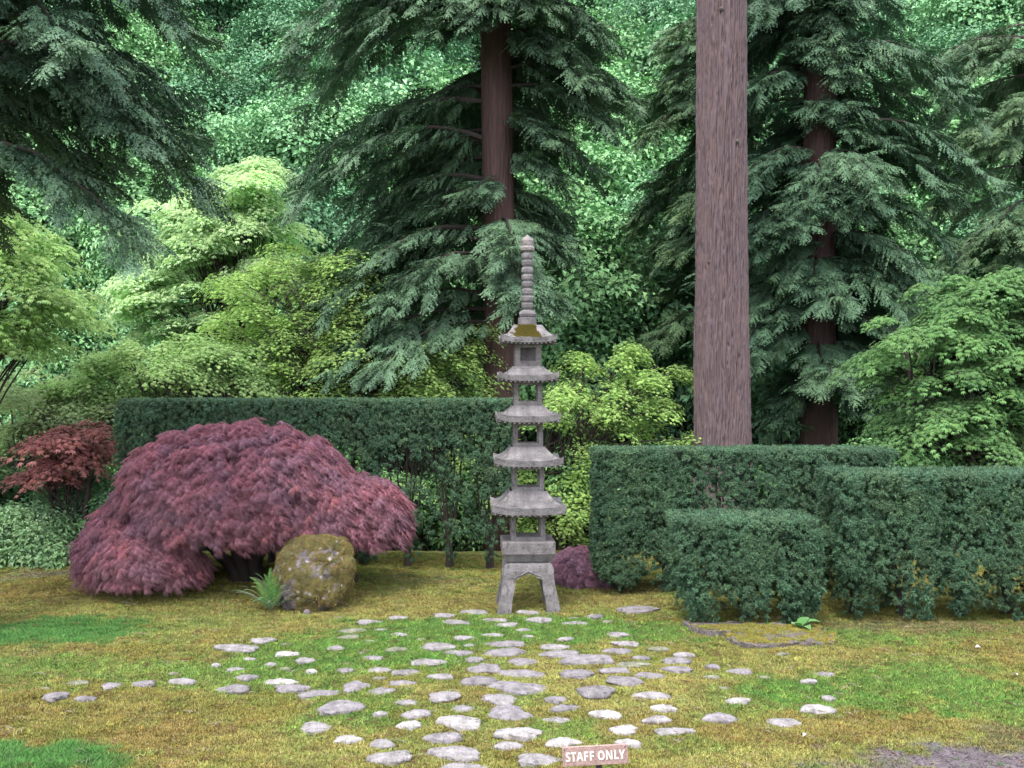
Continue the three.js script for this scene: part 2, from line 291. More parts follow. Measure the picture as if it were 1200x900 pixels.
// ---------------------------------------------------------------- stones in the moss: [px, py, width, height, tone]
const STONES = [
  [64, 816, 27, 10, 0], [53, 808, 12, 5, 3], [99, 820, 22, 8, 0], [92, 801, 24, 6, 3], [130, 804, 20, 11, 0], [168, 802, 24, 8, 0], [204, 790, 14, 5, 3], [215, 800, 29, 7, 1], [279, 760, 46, 7, 1], [253, 781, 9, 7, 2], [291, 774, 15, 5, 1], [275, 786, 18, 7, 1], [289, 795, 26, 8, 0], [275, 808, 32, 12, 0],
  [308, 751, 28, 7, 1], [335, 756, 12, 4, 3], [337, 768, 27, 7, 2], [358, 775, 24, 7, 1], [318, 780, 14, 5, 1], [365, 787, 13, 6, 2], [338, 785, 20, 5, 3], [327, 801, 35, 7, 2], [341, 809, 40, 12, 0], [372, 812, 42, 12, 0], [417, 805, 29, 13, 0], [394, 760, 19, 12, 1], [407, 777, 24, 7, 3], [404, 787, 20, 7, 0], [415, 740, 32, 6, 3], [410, 747, 22, 6, 3], [434, 730, 26, 6, 1], [432, 752, 12, 4, 3], [424, 766, 10, 4, 3], [438, 772, 26, 7, 0], [444, 786, 30, 8, 1],
  [468, 725, 18, 4, 1], [447, 740, 14, 6, 1], [466, 745, 22, 6, 1], [465, 763, 23, 4, 3], [477, 789, 32, 9, 0], [471, 802, 30, 9, 0], [444, 795, 14, 4, 3], [520, 722, 24, 5, 1], [533, 730, 35, 8, 1], [557, 719, 28, 6, 1], [581, 726, 28, 6, 1], [594, 733, 28, 6, 1], [542, 749, 24, 5, 1], [550, 757, 16, 5, 1], [579, 746, 24, 4, 1], [512, 758, 33, 11, 1], [501, 777, 37, 12, 1], [538, 767, 36, 7, 0], [556, 774, 20, 8, 0], [567, 784, 36, 13, 0], [561, 798, 38, 13, 0], [517, 794, 28, 8, 1], [446, 811, 30, 12, 0], [493, 752, 10, 4, 3],
  [620, 719, 24, 5, 1], [632, 727, 30, 5, 1], [671, 725, 16, 4, 3], [697, 724, 18, 5, 0], [675, 732, 30, 5, 1], [711, 729, 14, 4, 3], [748, 715, 45, 9, 0], [613, 740, 18, 5, 1], [619, 747, 15, 4, 1], [664, 750, 17, 5, 1], [723, 745, 26, 5, 1], [593, 756, 44, 8, 0], [592, 765, 44, 11, 0], [613, 776, 35, 11, 0], [614, 791, 50, 13, 0], [607, 806, 60, 18, 0], [649, 759, 34, 7, 1], [656, 767, 46, 9, 0], [688, 774, 55, 9, 0], [734, 755, 30, 8, 1], [725, 764, 32, 8, 0], [752, 772, 18, 6, 0], [741, 779, 34, 8, 3], [677, 790, 38, 12, 0], [722, 787, 32, 8, 0], [733, 798, 36, 15, 0], [763, 793, 30, 10, 0], [698, 810, 42, 15, 0],
  [399, 829, 52, 19, 0], [371, 853, 38, 14, 1], [407, 864, 32, 10, 2], [446, 838, 15, 6, 1], [448, 872, 28, 12, 1], [456, 888, 52, 17, 1], [478, 825, 26, 9, 1], [489, 837, 29, 12, 1], [480, 851, 25, 11, 2], [520, 816, 34, 11, 1], [540, 832, 26, 12, 0], [540, 847, 46, 17, 2], [520, 865, 42, 12, 0], [533, 883, 56, 18, 1],
  [587, 820, 36, 14, 1], [597, 836, 49, 17, 0], [652, 820, 22, 9, 0], [662, 831, 30, 10, 0], [654, 846, 32, 7, 1], [609, 860, 53, 13, 2], [596, 875, 33, 10, 1], [660, 872, 40, 10, 2], [633, 892, 54, 14, 1], [543, 902, 48, 14, 1], [711, 839, 35, 10, 2], [731, 857, 34, 13, 2],
  [773, 762, 22, 6, 3], [802, 768, 22, 5, 1], [793, 776, 36, 8, 0], [794, 785, 30, 9, 0], [835, 782, 16, 6, 0], [835, 794, 18, 5, 3], [867, 788, 26, 8, 0], [849, 807, 14, 5, 3], [764, 816, 40, 9, 1], [778, 831, 28, 8, 2], [770, 844, 29, 9, 1], [789, 858, 40, 11, 1], [844, 842, 34, 14, 0], [864, 823, 28, 9, 2], [737, 873, 26, 8, 2],
  [917, 767, 14, 5, 3], [967, 792, 22, 8, 0], [896, 795, 14, 4, 3], [948, 801, 18, 6, 1], [971, 819, 14, 8, 1], [957, 832, 38, 13, 2], [918, 847, 34, 13, 1],
];
const TONES = [[0.3, 0.28, 0.315], [0.37, 0.35, 0.38], [0.5, 0.48, 0.5], [0.25, 0.26, 0.2]];
const STONE_LABEL = ['dull lavender grey stepping stone sunk level with the moss', 'light grey flat stepping stone set in the moss', 'almost white smooth stone lying in the moss', 'small greenish stone nearly overgrown by moss'];
const STONE_GROUP = ['grey stones in the moss', 'light stones in the moss', 'white stones in the moss', 'overgrown stones in the moss'];
const footprint = new Map(), cellKey = (x, z) => Math.floor(x / 0.5) * 1000 + Math.floor(z / 0.5);
function occupied(x, z, grow = 1) {
  for (const s of footprint.get(cellKey(x, z)) ?? []) {
    const dx = x - s.x, dz = z - s.z, u = (dx * s.c + dz * s.s) / s.a, v = (-dx * s.s + dz * s.c) / s.b;
    if (u * u + v * v < grow * grow * s.k) return true;
  }
  return false;
}
function claim(x, z, a, b, turn, k = 1) {
  const s = { x, z, a, b, c: Math.cos(turn), s: Math.sin(turn), k }, r = Math.max(a, b);
  for (let i = Math.floor((x - r) / 0.5); i <= Math.floor((x + r) / 0.5); i++) for (let j = Math.floor((z - r) / 0.5); j <= Math.floor((z + r) / 0.5); j++) { const key = i * 1000 + j; if (!footprint.has(key)) footprint.set(key, []); footprint.get(key).push(s); }
}
function stoneGeo(a, t, b, tone, r, seed) {         // a flattened uneven cobble, its widest ring just under the moss
  const g = new THREE.SphereGeometry(1, 30, 14), p = g.attributes.position, col = [], uv = g.attributes.uv, ang = r() * 6.28;
  for (let i = 0; i < p.count; i++) {
    let x = p.getX(i), y = p.getY(i), z = p.getZ(i);
    const th = Math.atan2(z, x), w = 1 + 0.1 * Math.cos(2 * th + ang) + 0.1 * Math.cos(3 * th - ang * 2) + 0.06 * Math.cos(5 * th + ang * 3) + 0.13 * n3(x * 1.6 + seed, y, z * 1.6) + 0.06 * n3(x * 5 + seed, y * 5, z * 5);
    y = Math.sign(y) * Math.pow(Math.abs(y), 0.6);
    y += 0.18 * n3(x * 1.3 + seed, 7, z * 1.3) * (1 - Math.abs(y)) + 0.14 * n3(x * 3.1 + seed, y, z * 3.1);
    p.setXYZ(i, x * w * a, y * t, z * w * b); uv.setXY(i, (x * w * a + seed) / 0.6, (z * w * b + y * t) / 0.6);
    const f = 1 + 0.2 * n3(x * 2 + seed, y * 2, z * 2) + 0.12 * n3(x * 7 + seed, y * 7, z * 7), li = 0.5 * sstep(0.35, 0.6, n3(x * 3.3 + seed + 40, y * 3, z * 3.3)); col.push(...mixc([tone[0] * f, tone[1] * f, tone[2] * f], [0.2, 0.2, 0.1], li * 0.6));
  }
  g.setAttribute('color', new THREE.Float32BufferAttribute(col, 3)); g.computeVertexNormals(); return g;
}
{
  const r = rng(21);
  STONES.forEach(([px, py, w, h, tone], i) => {
    const c = gp(px, py + h * 0.12), d = -c.z, a = w / F * d / 2 * 1.1, k = F * EYE / d / d, t = 0.02 + 0.07 * Math.min(a, 0.25) + (tone === 2 ? 0.008 : 0) + 0.01 * r();
    const b = clamp((h - t * 0.8 * F / d) / k / 2 * 1.12, a * 0.6, a * 1.15), turn = (r() - 0.5) * 0.35, q = 0.9 + 0.2 * r();
    const o = part(numbered('stepping_stone'), stoneGeo(a, t, b, TONES[tone].map((v) => v * q), r, i * 3.7), M.stone, scene);
    o.position.set(c.x, c.y + 0.004 - (tone === 3 ? 0.01 : 0), c.z); o.rotation.set((r() - 0.5) * 0.1, -turn, (r() - 0.5) * 0.12);
    tag(o, STONE_LABEL[tone], 'stone', STONE_GROUP[tone]);
    claim(c.x, c.z, a, b, turn, tone === 3 ? 0.45 : 0.86);
  });
}
console.log('ground and stones');

// ---------------------------------------------------------------- things standing in the garden: boxes for their uv
function boxUV(g, s = 0.6) {
  const q = g.index ? g.toNonIndexed() : g; q.computeVertexNormals();
  const p = q.attributes.position, n = q.attributes.normal, uv = new Float32Array(p.count * 2);
  for (let i = 0; i < p.count; i++) {
    const ax = Math.abs(n.getX(i)), ay = Math.abs(n.getY(i)), az = Math.abs(n.getZ(i)), x = p.getX(i) / s, y = p.getY(i) / s, z = p.getZ(i) / s;
    if (ay >= ax && ay >= az) { uv[2 * i] = x; uv[2 * i + 1] = z; } else if (ax > az) { uv[2 * i] = z + 0.37; uv[2 * i + 1] = y; } else { uv[2 * i] = x; uv[2 * i + 1] = y; }
  }
  q.setAttribute('uv', new THREE.BufferAttribute(uv, 2)); return q;
}
function stained(g, tone, amount = 0.16, f = 3.2) {   // weathering: uneven mottling over the whole thing
  const p = g.attributes.position, c = new Float32Array(p.count * 3);
  for (let i = 0; i < p.count; i++) { const x = p.getX(i), y = p.getY(i), z = p.getZ(i), m = 1 + amount * fbm3(x * f, y * f, z * f) * 1.6; c[3 * i] = tone[0] * m; c[3 * i + 1] = tone[1] * m; c[3 * i + 2] = tone[2] * m; }
  g.setAttribute('color', new THREE.BufferAttribute(c, 3)); return g;
}
const clean = (g) => { for (const k of Object.keys(g.attributes)) if (!['position', 'normal', 'uv'].includes(k)) g.deleteAttribute(k); return g; };

// ---------------------------------------------------------------- stone pagoda
{
  const D = 14, S = F / D, py2y = (py) => EYE - (py - 450) / S, foot = gp(618, 712), LAV = [0.26, 0.248, 0.268];
  const root = thing('stone_pagoda', 'tall grey five tiered stone pagoda with ringed spire on four arched legs', 'pagoda', V(foot.x, foot.y, foot.z));
  root.rotation.y = 0.045;
  const y0 = foot.y, Y = (py) => py2y(py) - y0;      // heights above the foot
  const box = (x, y, z, w, h, dd, r = 0.012) => { const g = new RoundedBoxGeometry(w, h, dd, 2, Math.min(r, w / 3, h / 3, dd / 3)); g.translate(x, y, z); return clean(g.index ? g.toNonIndexed() : g); };
  const fin = (list, tone = LAV) => stained(boxUV(list.length > 1 ? mergeGeometries(list) : list[0]), tone);
  { // four flared legs joined by cusped arches: one outline cut both ways
    const top = Y(656), w1 = 28 / S, w2 = 36.5 / S, s = new THREE.Shape();
    s.moveTo(-w2, -0.03); s.bezierCurveTo(-w2 + 0.03, top * 0.35, -w1 - 0.01, top * 0.5, -w1 - 0.01, top * 0.82); s.quadraticCurveTo(-w1, top, -w1 + 0.09, top);
    s.lineTo(w1 - 0.09, top); s.quadraticCurveTo(w1, top, w1 + 0.01, top * 0.82); s.bezierCurveTo(w1 + 0.01, top * 0.5, w2 - 0.03, top * 0.35, w2, -0.03);
    const i2 = 20.5 / S, i1 = 16 / S, ah = Y(674);
    s.lineTo(i2, -0.03); s.bezierCurveTo(i2 - 0.01, top * 0.35, i1, top * 0.4, i1, ah - 0.07);
    s.quadraticCurveTo(i1, ah - 0.01, i1 - 0.05, ah); s.quadraticCurveTo(i1 - 0.09, ah + 0.005, i1 - 0.1, ah + 0.035); s.quadraticCurveTo(0.03, ah + 0.04, 0, ah + 0.052);
    s.quadraticCurveTo(-0.03, ah + 0.04, -i1 + 0.1, ah + 0.035); s.quadraticCurveTo(-i1 + 0.09, ah + 0.005, -i1 + 0.05, ah); s.quadraticCurveTo(-i1, ah - 0.01, -i1, ah - 0.07);
    s.bezierCurveTo(-i1, top * 0.4, -i2 + 0.01, top * 0.35, -i2, -0.03);
    const e = new THREE.ExtrudeGeometry(s, { depth: 1.2, bevelEnabled: false, curveSegments: 10 }); e.translate(0, 0, -0.6);
    const a = new Brush(e), b = new Brush(e.clone()); b.rotation.y = Math.PI / 2; a.updateMatrixWorld(); b.updateMatrixWorld();
    const c = new Evaluator(); c.useGroups = false; c.attributes = ['position', 'normal', 'uv'];
    part('legs', fin([clean(c.evaluate(a, b, INTERSECTION).geometry)]), M.stone, root);
    // raised bands framing the arches
    const band = (k) => { const q = V(0, 0, 0), o = 0.006; const path = [[-i1 - 0.02, ah - 0.2], [-i1 - 0.015, ah - 0.05], [-i1 + 0.03, ah + 0.025], [-i1 + 0.085, ah + 0.04], [-0.04, ah + 0.07], [0, ah + 0.082], [0.04, ah + 0.07], [i1 - 0.085, ah + 0.04], [i1 - 0.03, ah + 0.025], [i1 + 0.015, ah - 0.05], [i1 + 0.02, ah - 0.2]].map(([x, y]) => V(x, y, w1 + 0.006 + o)); const g = tube(new THREE.CatmullRomCurve3(path).getPoints(40), taper(40, 0.012, 0.012), 6); g.rotateY(k * Math.PI / 2); return clean(g.toNonIndexed()); };
    part('arch_moulding', fin([0, 1, 2, 3].map(band)), M.stone, root);
  }
  { // plinth with a chamfered underside
    const g = box(0, (Y(632) + Y(647.5)) / 2, 0, 62 / S, Y(632) - Y(647.5), 62 / S, 0.02);
    const f = new THREE.CylinderGeometry(30.5 / S * Math.SQRT2, 25.5 / S * Math.SQRT2, Y(647.3) - Y(655.6), 4, 1).toNonIndexed(); f.rotateY(Math.PI / 4); f.translate(0, (Y(647.3) + Y(655.6)) / 2, 0);
    part('plinth', fin([g, clean(f)], [0.27, 0.25, 0.27]), M.stone, root);
  }
  const roofGeo = (half, topHalf, yTop, yEdge, thick, lift) => {
    const pos = [], idx = [], rings = 9, side = 14, N = side * 4;
    const ring = (r, f) => { for (let k = 0; k < N; k++) { const e = Math.floor(k / side), q = (k % side) / side * 2 - 1, c = [[q, 1], [1, -q], [-q, -1], [-1, q]][e], w = Math.abs(q) ** 4; f(c[0], c[1], w); } };
    for (let j = 0; j <= rings; j++) { const t = j / rings, hw = lerp(topHalf, half, t), y = yEdge + (yTop - yEdge) * Math.pow(1 - t, 1.75); ring(t, (x, z, w) => pos.push(x * hw, y + lift * w * t ** 4 + 0.004 * n3(x * 6, y * 5, z * 6), z * hw)); }
    ring(1, (x, z, w) => pos.push(x * (half - 0.006), yEdge - thick + lift * w * 0.85, z * (half - 0.006)));
    ring(1, (x, z, w) => pos.push(x * (half - 0.06), yEdge - thick - 0.002 + lift * w * 0.6, z * (half - 0.06)));
    ring(1, (x, z) => pos.push(x * topHalf * 0.8, yEdge - thick - 0.01, z * topHalf * 0.8));
    for (let j = 0; j < rings + 3; j++) for (let k = 0; k < N; k++) { const a = j * N + k, b = j * N + (k + 1) % N; idx.push(a, a + N, b, b, a + N, b + N); }
    const g = new THREE.BufferGeometry(); g.setAttribute('position', new THREE.Float32BufferAttribute(pos, 3)); g.setIndex(idx); g.computeVertexNormals();
    return stained(boxUV(g), LAV.map((x) => x * 0.95), 0.22, 4);
  };
  // storeys from the top: [roof top, eave, eave bottom, half width, body half width, body top, body bottom, window]
  const T = [[381, 396, 402, 33, 15.5, 403, 429.5, 9], [429, 440, 446.5, 34.8, 16.5, 447.5, 475, 11], [475, 487, 494, 37, 17.3, 495, 524, 12], [523, 538, 545, 39.5, 18.5, 546, 575.5, 13], [574, 592, 600, 43, 20, 601, 633.2, 14]];
  T.forEach(([rt, re, rb, hw, bw, bt, bb, win], i) => {
    const th = Y(re) - Y(rb), roof = part('roof', roofGeo(hw / S, (bw + 1) / S, Y(rt), Y(re), th, 0.055), M.stone, root), ends = [];
    const n = 13, he = hw / S - 0.03;
    for (let k = 0; k < n; k++) for (let e = 0; e < 4; e++) {
      const q = (k / (n - 1) * 2 - 1), g = clean(new THREE.BoxGeometry(0.026, 0.026, 0.1).toNonIndexed()); g.translate(q * he * 0.97, Y(rb) - 0.004 + 0.028 * Math.abs(q) ** 4, he - 0.034); g.rotateY(e * Math.PI / 2); ends.push(g);
    }
    part('rafter_ends', fin(ends, [0.33, 0.31, 0.325]), M.stone, roof);
    const w = bw / S, ytop = Y(bt) + 0.004, ybot = Y(bb) - 0.004, h = ytop - ybot, m = win / S, post = w - m, rail = i === 0 ? 0.055 : 0.045, list = [];
    for (const sx of [-1, 1]) for (const sz of [-1, 1]) list.push(box(sx * (w - post / 2), (ytop + ybot) / 2, sz * (w - post / 2), post, h, post, 0.008));
    list.push(box(0, ytop - rail / 2, 0, 2 * w - 0.006, rail, 2 * w - 0.006, 0.006), box(0, ybot + rail * 0.7, 0, 2 * w - 0.006, rail * 1.4, 2 * w - 0.006, 0.006));
    if (i === 0) list.push(box(0.02, (ytop + ybot) / 2, -w + 0.05, 2 * m, h, 0.05, 0.004));
    part('storey', fin(list, [0.3, 0.28, 0.288]), M.stone, root);
  });
  { // spire: a post with nine rings and a jewel
    const lathe = (pts, tone) => { const g = new THREE.LatheGeometry(pts.map(([r, py]) => new THREE.Vector2(Math.max(r, 0.02) / S, Y(py))), 24); return fin([clean(g.toNonIndexed())], tone); };
    const spire = part('spire', lathe([[0, 384], [11, 383.5], [11, 372], [8, 371.4], [5.6, 362], [5.4, 292], [0, 291]], LAV), M.stone, root);
    part('spire_ring', lathe([[7, 372], [9.2, 370.5], [10.2, 367.5], [9.2, 364.6], [6, 363]], LAV), M.stone, spire);
    for (let k = 0; k < 8; k++) { const a = 361.5 - k * 8.4, r = 7.1 - k * 0.04; part('spire_ring', lathe([[5, a + 0.4], [r - 0.8, a], [r, a - 1.6], [r + 0.25, a - 5.2], [r - 0.5, a - 6.8], [5, a - 7.2]], LAV.map((v) => v * (0.9 + 0.12 * (k * 7 % 3)))), M.stone, spire); }
    part('jewel', lathe([[6, 294], [8.2, 292.6], [8.8, 289.5], [7.2, 287.2], [7.6, 286], [8, 281], [6.2, 277.6], [3, 276.4], [1, 274.4], [0, 273.4]], [0.36, 0.33, 0.34]), M.stone, spire);
  }
  root.userData.roofTop = { y: Y(381), e: Y(396), half: 33 / S, top: 16.5 / S };
  claim(foot.x - 0.34, foot.z + 0.34, 0.08, 0.08, 0); claim(foot.x + 0.34, foot.z + 0.34, 0.08, 0.08, 0);
  // moss cushion on the front of the topmost roof
  const t = new Tris(), r = rng(5);
  for (let k = 0; k < 30; k++) { const a = r() * 6.28, q = Math.sqrt(r()) * 0.03, b = V(Math.cos(a) * q, 0, Math.sin(a) * q), s = 0.7 + 0.6 * r(), d = V(gauss(r) * 0.01, 0.014 + 0.012 * r(), gauss(r) * 0.01), w = V(0.004, 0, 0).applyAxisAngle(V(0, 1, 0), r() * 6.28); t.tri(b.clone().add(w), b.clone().sub(w), b.clone().add(d), [s, s, s]); }
  const g = t.geo(), list = [], rt = root.userData.roofTop; delete root.userData.roofTop;
  for (let k = 0; k < 4200; k++) {
    const q = r(), u = (r() * 2 - 1), hw = lerp(rt.top, rt.half, q), y = rt.e + (rt.y - rt.e) * Math.pow(1 - q, 1.75), x = u * hw;
    if (0.35 * n2(x * 9 + 3, q * 3) + 0.12 * gauss(r) + 0.55 < Math.abs(u + 0.08) * 1.15 || q > 0.86 + 0.1 * n2(x * 9, 4)) continue;
    list.push({ m: place(V(x, y - 0.004, hw), V(0, 0.8, 0.6), V(r() - 0.5, 0, r() - 0.5), 0.35 + 0.35 * r()), c: mixc([0.36, 0.28, 0.06], [0.2, 0.2, 0.05], r()) });
  }
  stuff('roof_moss', g, M.moss, list, root);
}

// ---------------------------------------------------------------- boulder and its small rocks
function rock(name, label, category, c, size, moss, seed, skew = 0, detail = 22) {
  const g = new THREE.IcosahedronGeometry(1, detail), p = g.attributes.position, col = [], uv = [];
  for (let i = 0; i < p.count; i++) {
    let x = p.getX(i), y = p.getY(i), z = p.getZ(i);
    const e = (v) => Math.sign(v) * Math.pow(Math.abs(v), 0.8), w = 1 + 0.13 * n3(x * 1.1 + seed, y * 1.1, z * 1.1) + 0.03 * (1 - Math.abs(n3(x * 1.7 + seed, y * 1.7, z * 1.7)) * 2) + 0.022 * n3(x * 7 + seed, y * 7, z * 7) + 0.012 * n3(x * 19 + seed, y * 19, z * 19);
    const X = e(x) * w * size[0] + skew * y, Y = e(y) * w * size[1], Z = e(z) * w * size[2]; p.setXYZ(i, X, Y, Z);
    const m = sstep(-0.12, 0.1, fbm3(X * 2.2 + seed, Y * 2.2, Z * 2.2) + 0.35 * n3(X * 13, Y * 13, Z * 13) + moss + 0.75 * X + 0.45 * Y), sp = n3(X * 8 + 50, Y * 8, Z * 8) > 0.83 ? 1 : 0, f = 1 + 0.35 * n3(X * 26, Y * 26, Z * 26);
    const stone = mixc([0.3, 0.26, 0.3], [0.18, 0.155, 0.17], 0.5 + 0.5 * n3(X * 5, Y * 5, Z * 5)), mo = mixc([0.2, 0.16, 0.05], [0.14, 0.13, 0.05], 0.5 + 0.5 * n3(X * 6 + 9, Y * 6, Z * 6));
    const q = mixc(mixc(stone, mo.map((v) => v * f), m), [0.75, 0.72, 0.74], sp); col.push(...q); uv.push((X + Z * 0.6) / 0.5, (Y + Z * 0.3) / 0.5);
  }
  g.setAttribute('color', new THREE.Float32BufferAttribute(col, 3)); g.setAttribute('uv', new THREE.Float32BufferAttribute(uv, 2));
  g.deleteAttribute('normal'); const q = g; q.computeVertexNormals();
  const o = part(numbered(name), q, M.stone, scene); o.position.copy(c); tag(o, label, category);
  if (moss > 0) {
    const list = [], R = rng(seed), np = q.attributes.normal, v = V(), n = V();
    for (let k = 0; k < 5200; k++) {
      const i = Math.floor(R() * p.count); v.fromBufferAttribute(p, i); n.fromBufferAttribute(np, i);
      if (fbm3(v.x * 2.2 + seed, v.y * 2.2, v.z * 2.2) + 0.35 * n3(v.x * 13, v.y * 13, v.z * 13) + moss + 0.75 * v.x + 0.45 * v.y < 0.06 || v.z < -0.2) continue;
      list.push({ m: place(v, n, dirOf(R), 0.3 + 0.35 * R()), c: mixc([0.28, 0.215, 0.075], [0.16, 0.14, 0.055], clamp(R() * 0.6 + 0.4 * n3(v.x * 6 + 9, v.y * 6, v.z * 6) + 0.2)).map((x) => x * (0.75 + 0.5 * R())) });
    }
    stuff('rock_moss', mossPatch(205, 26, 0.05, 0.03, 0.005), M.moss, list, o);
  }
  return o;
}
{
  const c = gp(362, 716);
  rock('boulder', 'big rounded boulder coated with olive moss in front of the purple maple', 'boulder', V(c.x, c.y + 0.41, c.z - 0.36), [0.51, 0.52, 0.42], 0.12, 4, 0.06);
  claim(c.x, c.z - 0.36, 0.45, 0.36, 0);
  const k = gp(344, 712); rock('small_rock', 'small pale lavender rock wedged between the fern and the boulder', 'rock', V(k.x, k.y + 0.05, k.z), [0.14, 0.12, 0.12], -1.2, 9, 0, 10);
  const j = gp(360, 720); rock('small_rock', 'little pale stone chip at the foot of the mossy boulder', 'rock', V(j.x, j.y + 0.015, j.z), [0.045, 0.045, 0.04], -1.2, 15, 0, 6);
}
// ---------------------------------------------------------------- low mossy ledge in front of the short hedge
{
  const root = thing('stone_ledge', 'low cracked rock ledge with olive moss on top before the short round hedge', 'rock ledge', gp(890, 750));
  const o = root.position, moss = [];
  const slab = (pts, h, tilt, top) => {
    const w = pts.map(([px, py]) => { const q = gp(px, py); return new THREE.Vector2(q.x - o.x, -(q.z - o.z)); });
    const ring = new THREE.SplineCurve([...w, w[0]]).getPoints(60), s = new THREE.Shape(ring), g = new THREE.ExtrudeGeometry(s, { depth: h, bevelEnabled: true, bevelSize: 0.03, bevelThickness: 0.02, bevelSegments: 2, curveSegments: 4 });
    g.rotateX(-Math.PI / 2); const p = g.attributes.position, q = g.toNonIndexed(), P = q.attributes.position, col = [];
    for (let i = 0; i < P.count; i++) { const x = P.getX(i), y = P.getY(i), z = P.getZ(i); P.setXYZ(i, x + 0.03 * n3(x * 9, y * 9, z * 9), y - 0.07 + tilt * z + 0.02 * n3(x * 6, 2, z * 6) , z + 0.03 * n3(x * 9 + 9, y * 9, z * 9)); const m = 1 + 0.3 * n3(x * 11, y * 11, z * 11); col.push(0.2 * m, 0.175 * m, 0.19 * m);  }
    const R = rng(h * 1e4), ins = (X, Z) => { let c = false; for (let a = 0, b = ring.length - 1; a < ring.length; b = a++) if ((ring[a].y > Z) !== (ring[b].y > Z) && X < (ring[b].x - ring[a].x) * (Z - ring[a].y) / (ring[b].y - ring[a].y) + ring[a].x) c = !c; return c; };
    for (let k = 0; k < 5000; k++) { const X = (R() * 2 - 1) * 1.1, Z = (R() * 2 - 1) * 0.5; if (!ins(X, -Z) || fbm2(X * 4 + h * 90, Z * 6) < -0.22) continue; moss.push({ m: place(V(X, h + 0.02 - 0.07 + tilt * Z + 0.02 * n3(X * 6, 2, Z * 6), Z), V(gauss(R) * 0.15, 1, gauss(R) * 0.15), V(R() - 0.5, 0, R() - 0.5), 0.8 + 0.6 * R()), c: mixc(OLIVE, [0.3, 0.25, 0.06], R()).map((v) => v * (0.8 + 0.4 * R())) }); }
    q.computeVertexNormals(); boxUV(q); q.setAttribute('color', new THREE.Float32BufferAttribute(col, 3)); part('slab', q, M.stone, root);
  };
  slab([[806, 736], [850, 734], [915, 737], [960, 741], [905, 748], [880, 749], [850, 746], [820, 742]], 0.1, -0.02);
  slab([[852, 748], [882, 751], [912, 750], [934, 754], [905, 759], [868, 756]], 0.085, 0.03);
  slab([[912, 748], [958, 743], [976, 750], [966, 757], [935, 755]], 0.09, 0);
  stuff('ledge_moss', mossPatch(204, 30, 0.05, 0.018, 0.0045), M.moss, moss, root);
}

// ---------------------------------------------------------------- sign
{
  const d = 7.9, c = at(697.5, 885, d), root = thing('staff_sign', 'small pinkish wooden sign with white lettering on a short stake', 'sign', V(c.x, H(c.x, -d), -d)), h = c.y - root.position.y;
  const tilt = 0.055, w = 77 / F * d, hh = 23 / F * d, pink = new THREE.MeshStandardMaterial({ color: new THREE.Color(0.5, 0.34, 0.34), roughness: 0.75, map: grainTex, bumpMap: grainTex, bumpScale: 0.002 });
  const white = new THREE.MeshStandardMaterial({ color: new THREE.Color(0.85, 0.82, 0.82), roughness: 0.6 }), dark = new THREE.MeshStandardMaterial({ color: new THREE.Color(0.05, 0.035, 0.05), roughness: 0.8 });
  const g = new RoundedBoxGeometry(w, hh, 0.02, 3, 0.004), board = part('board', boxUV(clean(g.index ? g.toNonIndexed() : g), 0.4), pink, root); board.position.y = h; board.rotation.z = tilt;
  const font = await new FontLoader().loadAsync('fonts/droid/droid_sans_bold.typeface.json');
  const t = new TextGeometry('STAFF ONLY', { font, size: hh * 0.46, depth: 0.003, curveSegments: 6 }); t.computeBoundingBox(); const b = t.boundingBox, k = w * 0.9 / (b.max.x - b.min.x);
  t.translate(-(b.max.x + b.min.x) / 2, -(b.max.y + b.min.y) / 2, 0); t.scale(k, 1, 1); part('lettering', t, white, board).position.z = 0.0105;
  for (const sx of [-1, 1]) part('screw', new THREE.CylinderGeometry(0.005, 0.005, 0.004, 10).rotateX(Math.PI / 2), dark, board).position.set(sx * (w / 2 - 0.02), hh / 2 - 0.018, 0.0115);
  const s = new RoundedBoxGeometry(0.045, h + 0.2, 0.025, 2, 0.004); part('stake', s, dark, root).position.set(0.03, (h + 0.2) / 2 - 0.2, -0.024);
}
console.log('stone things');

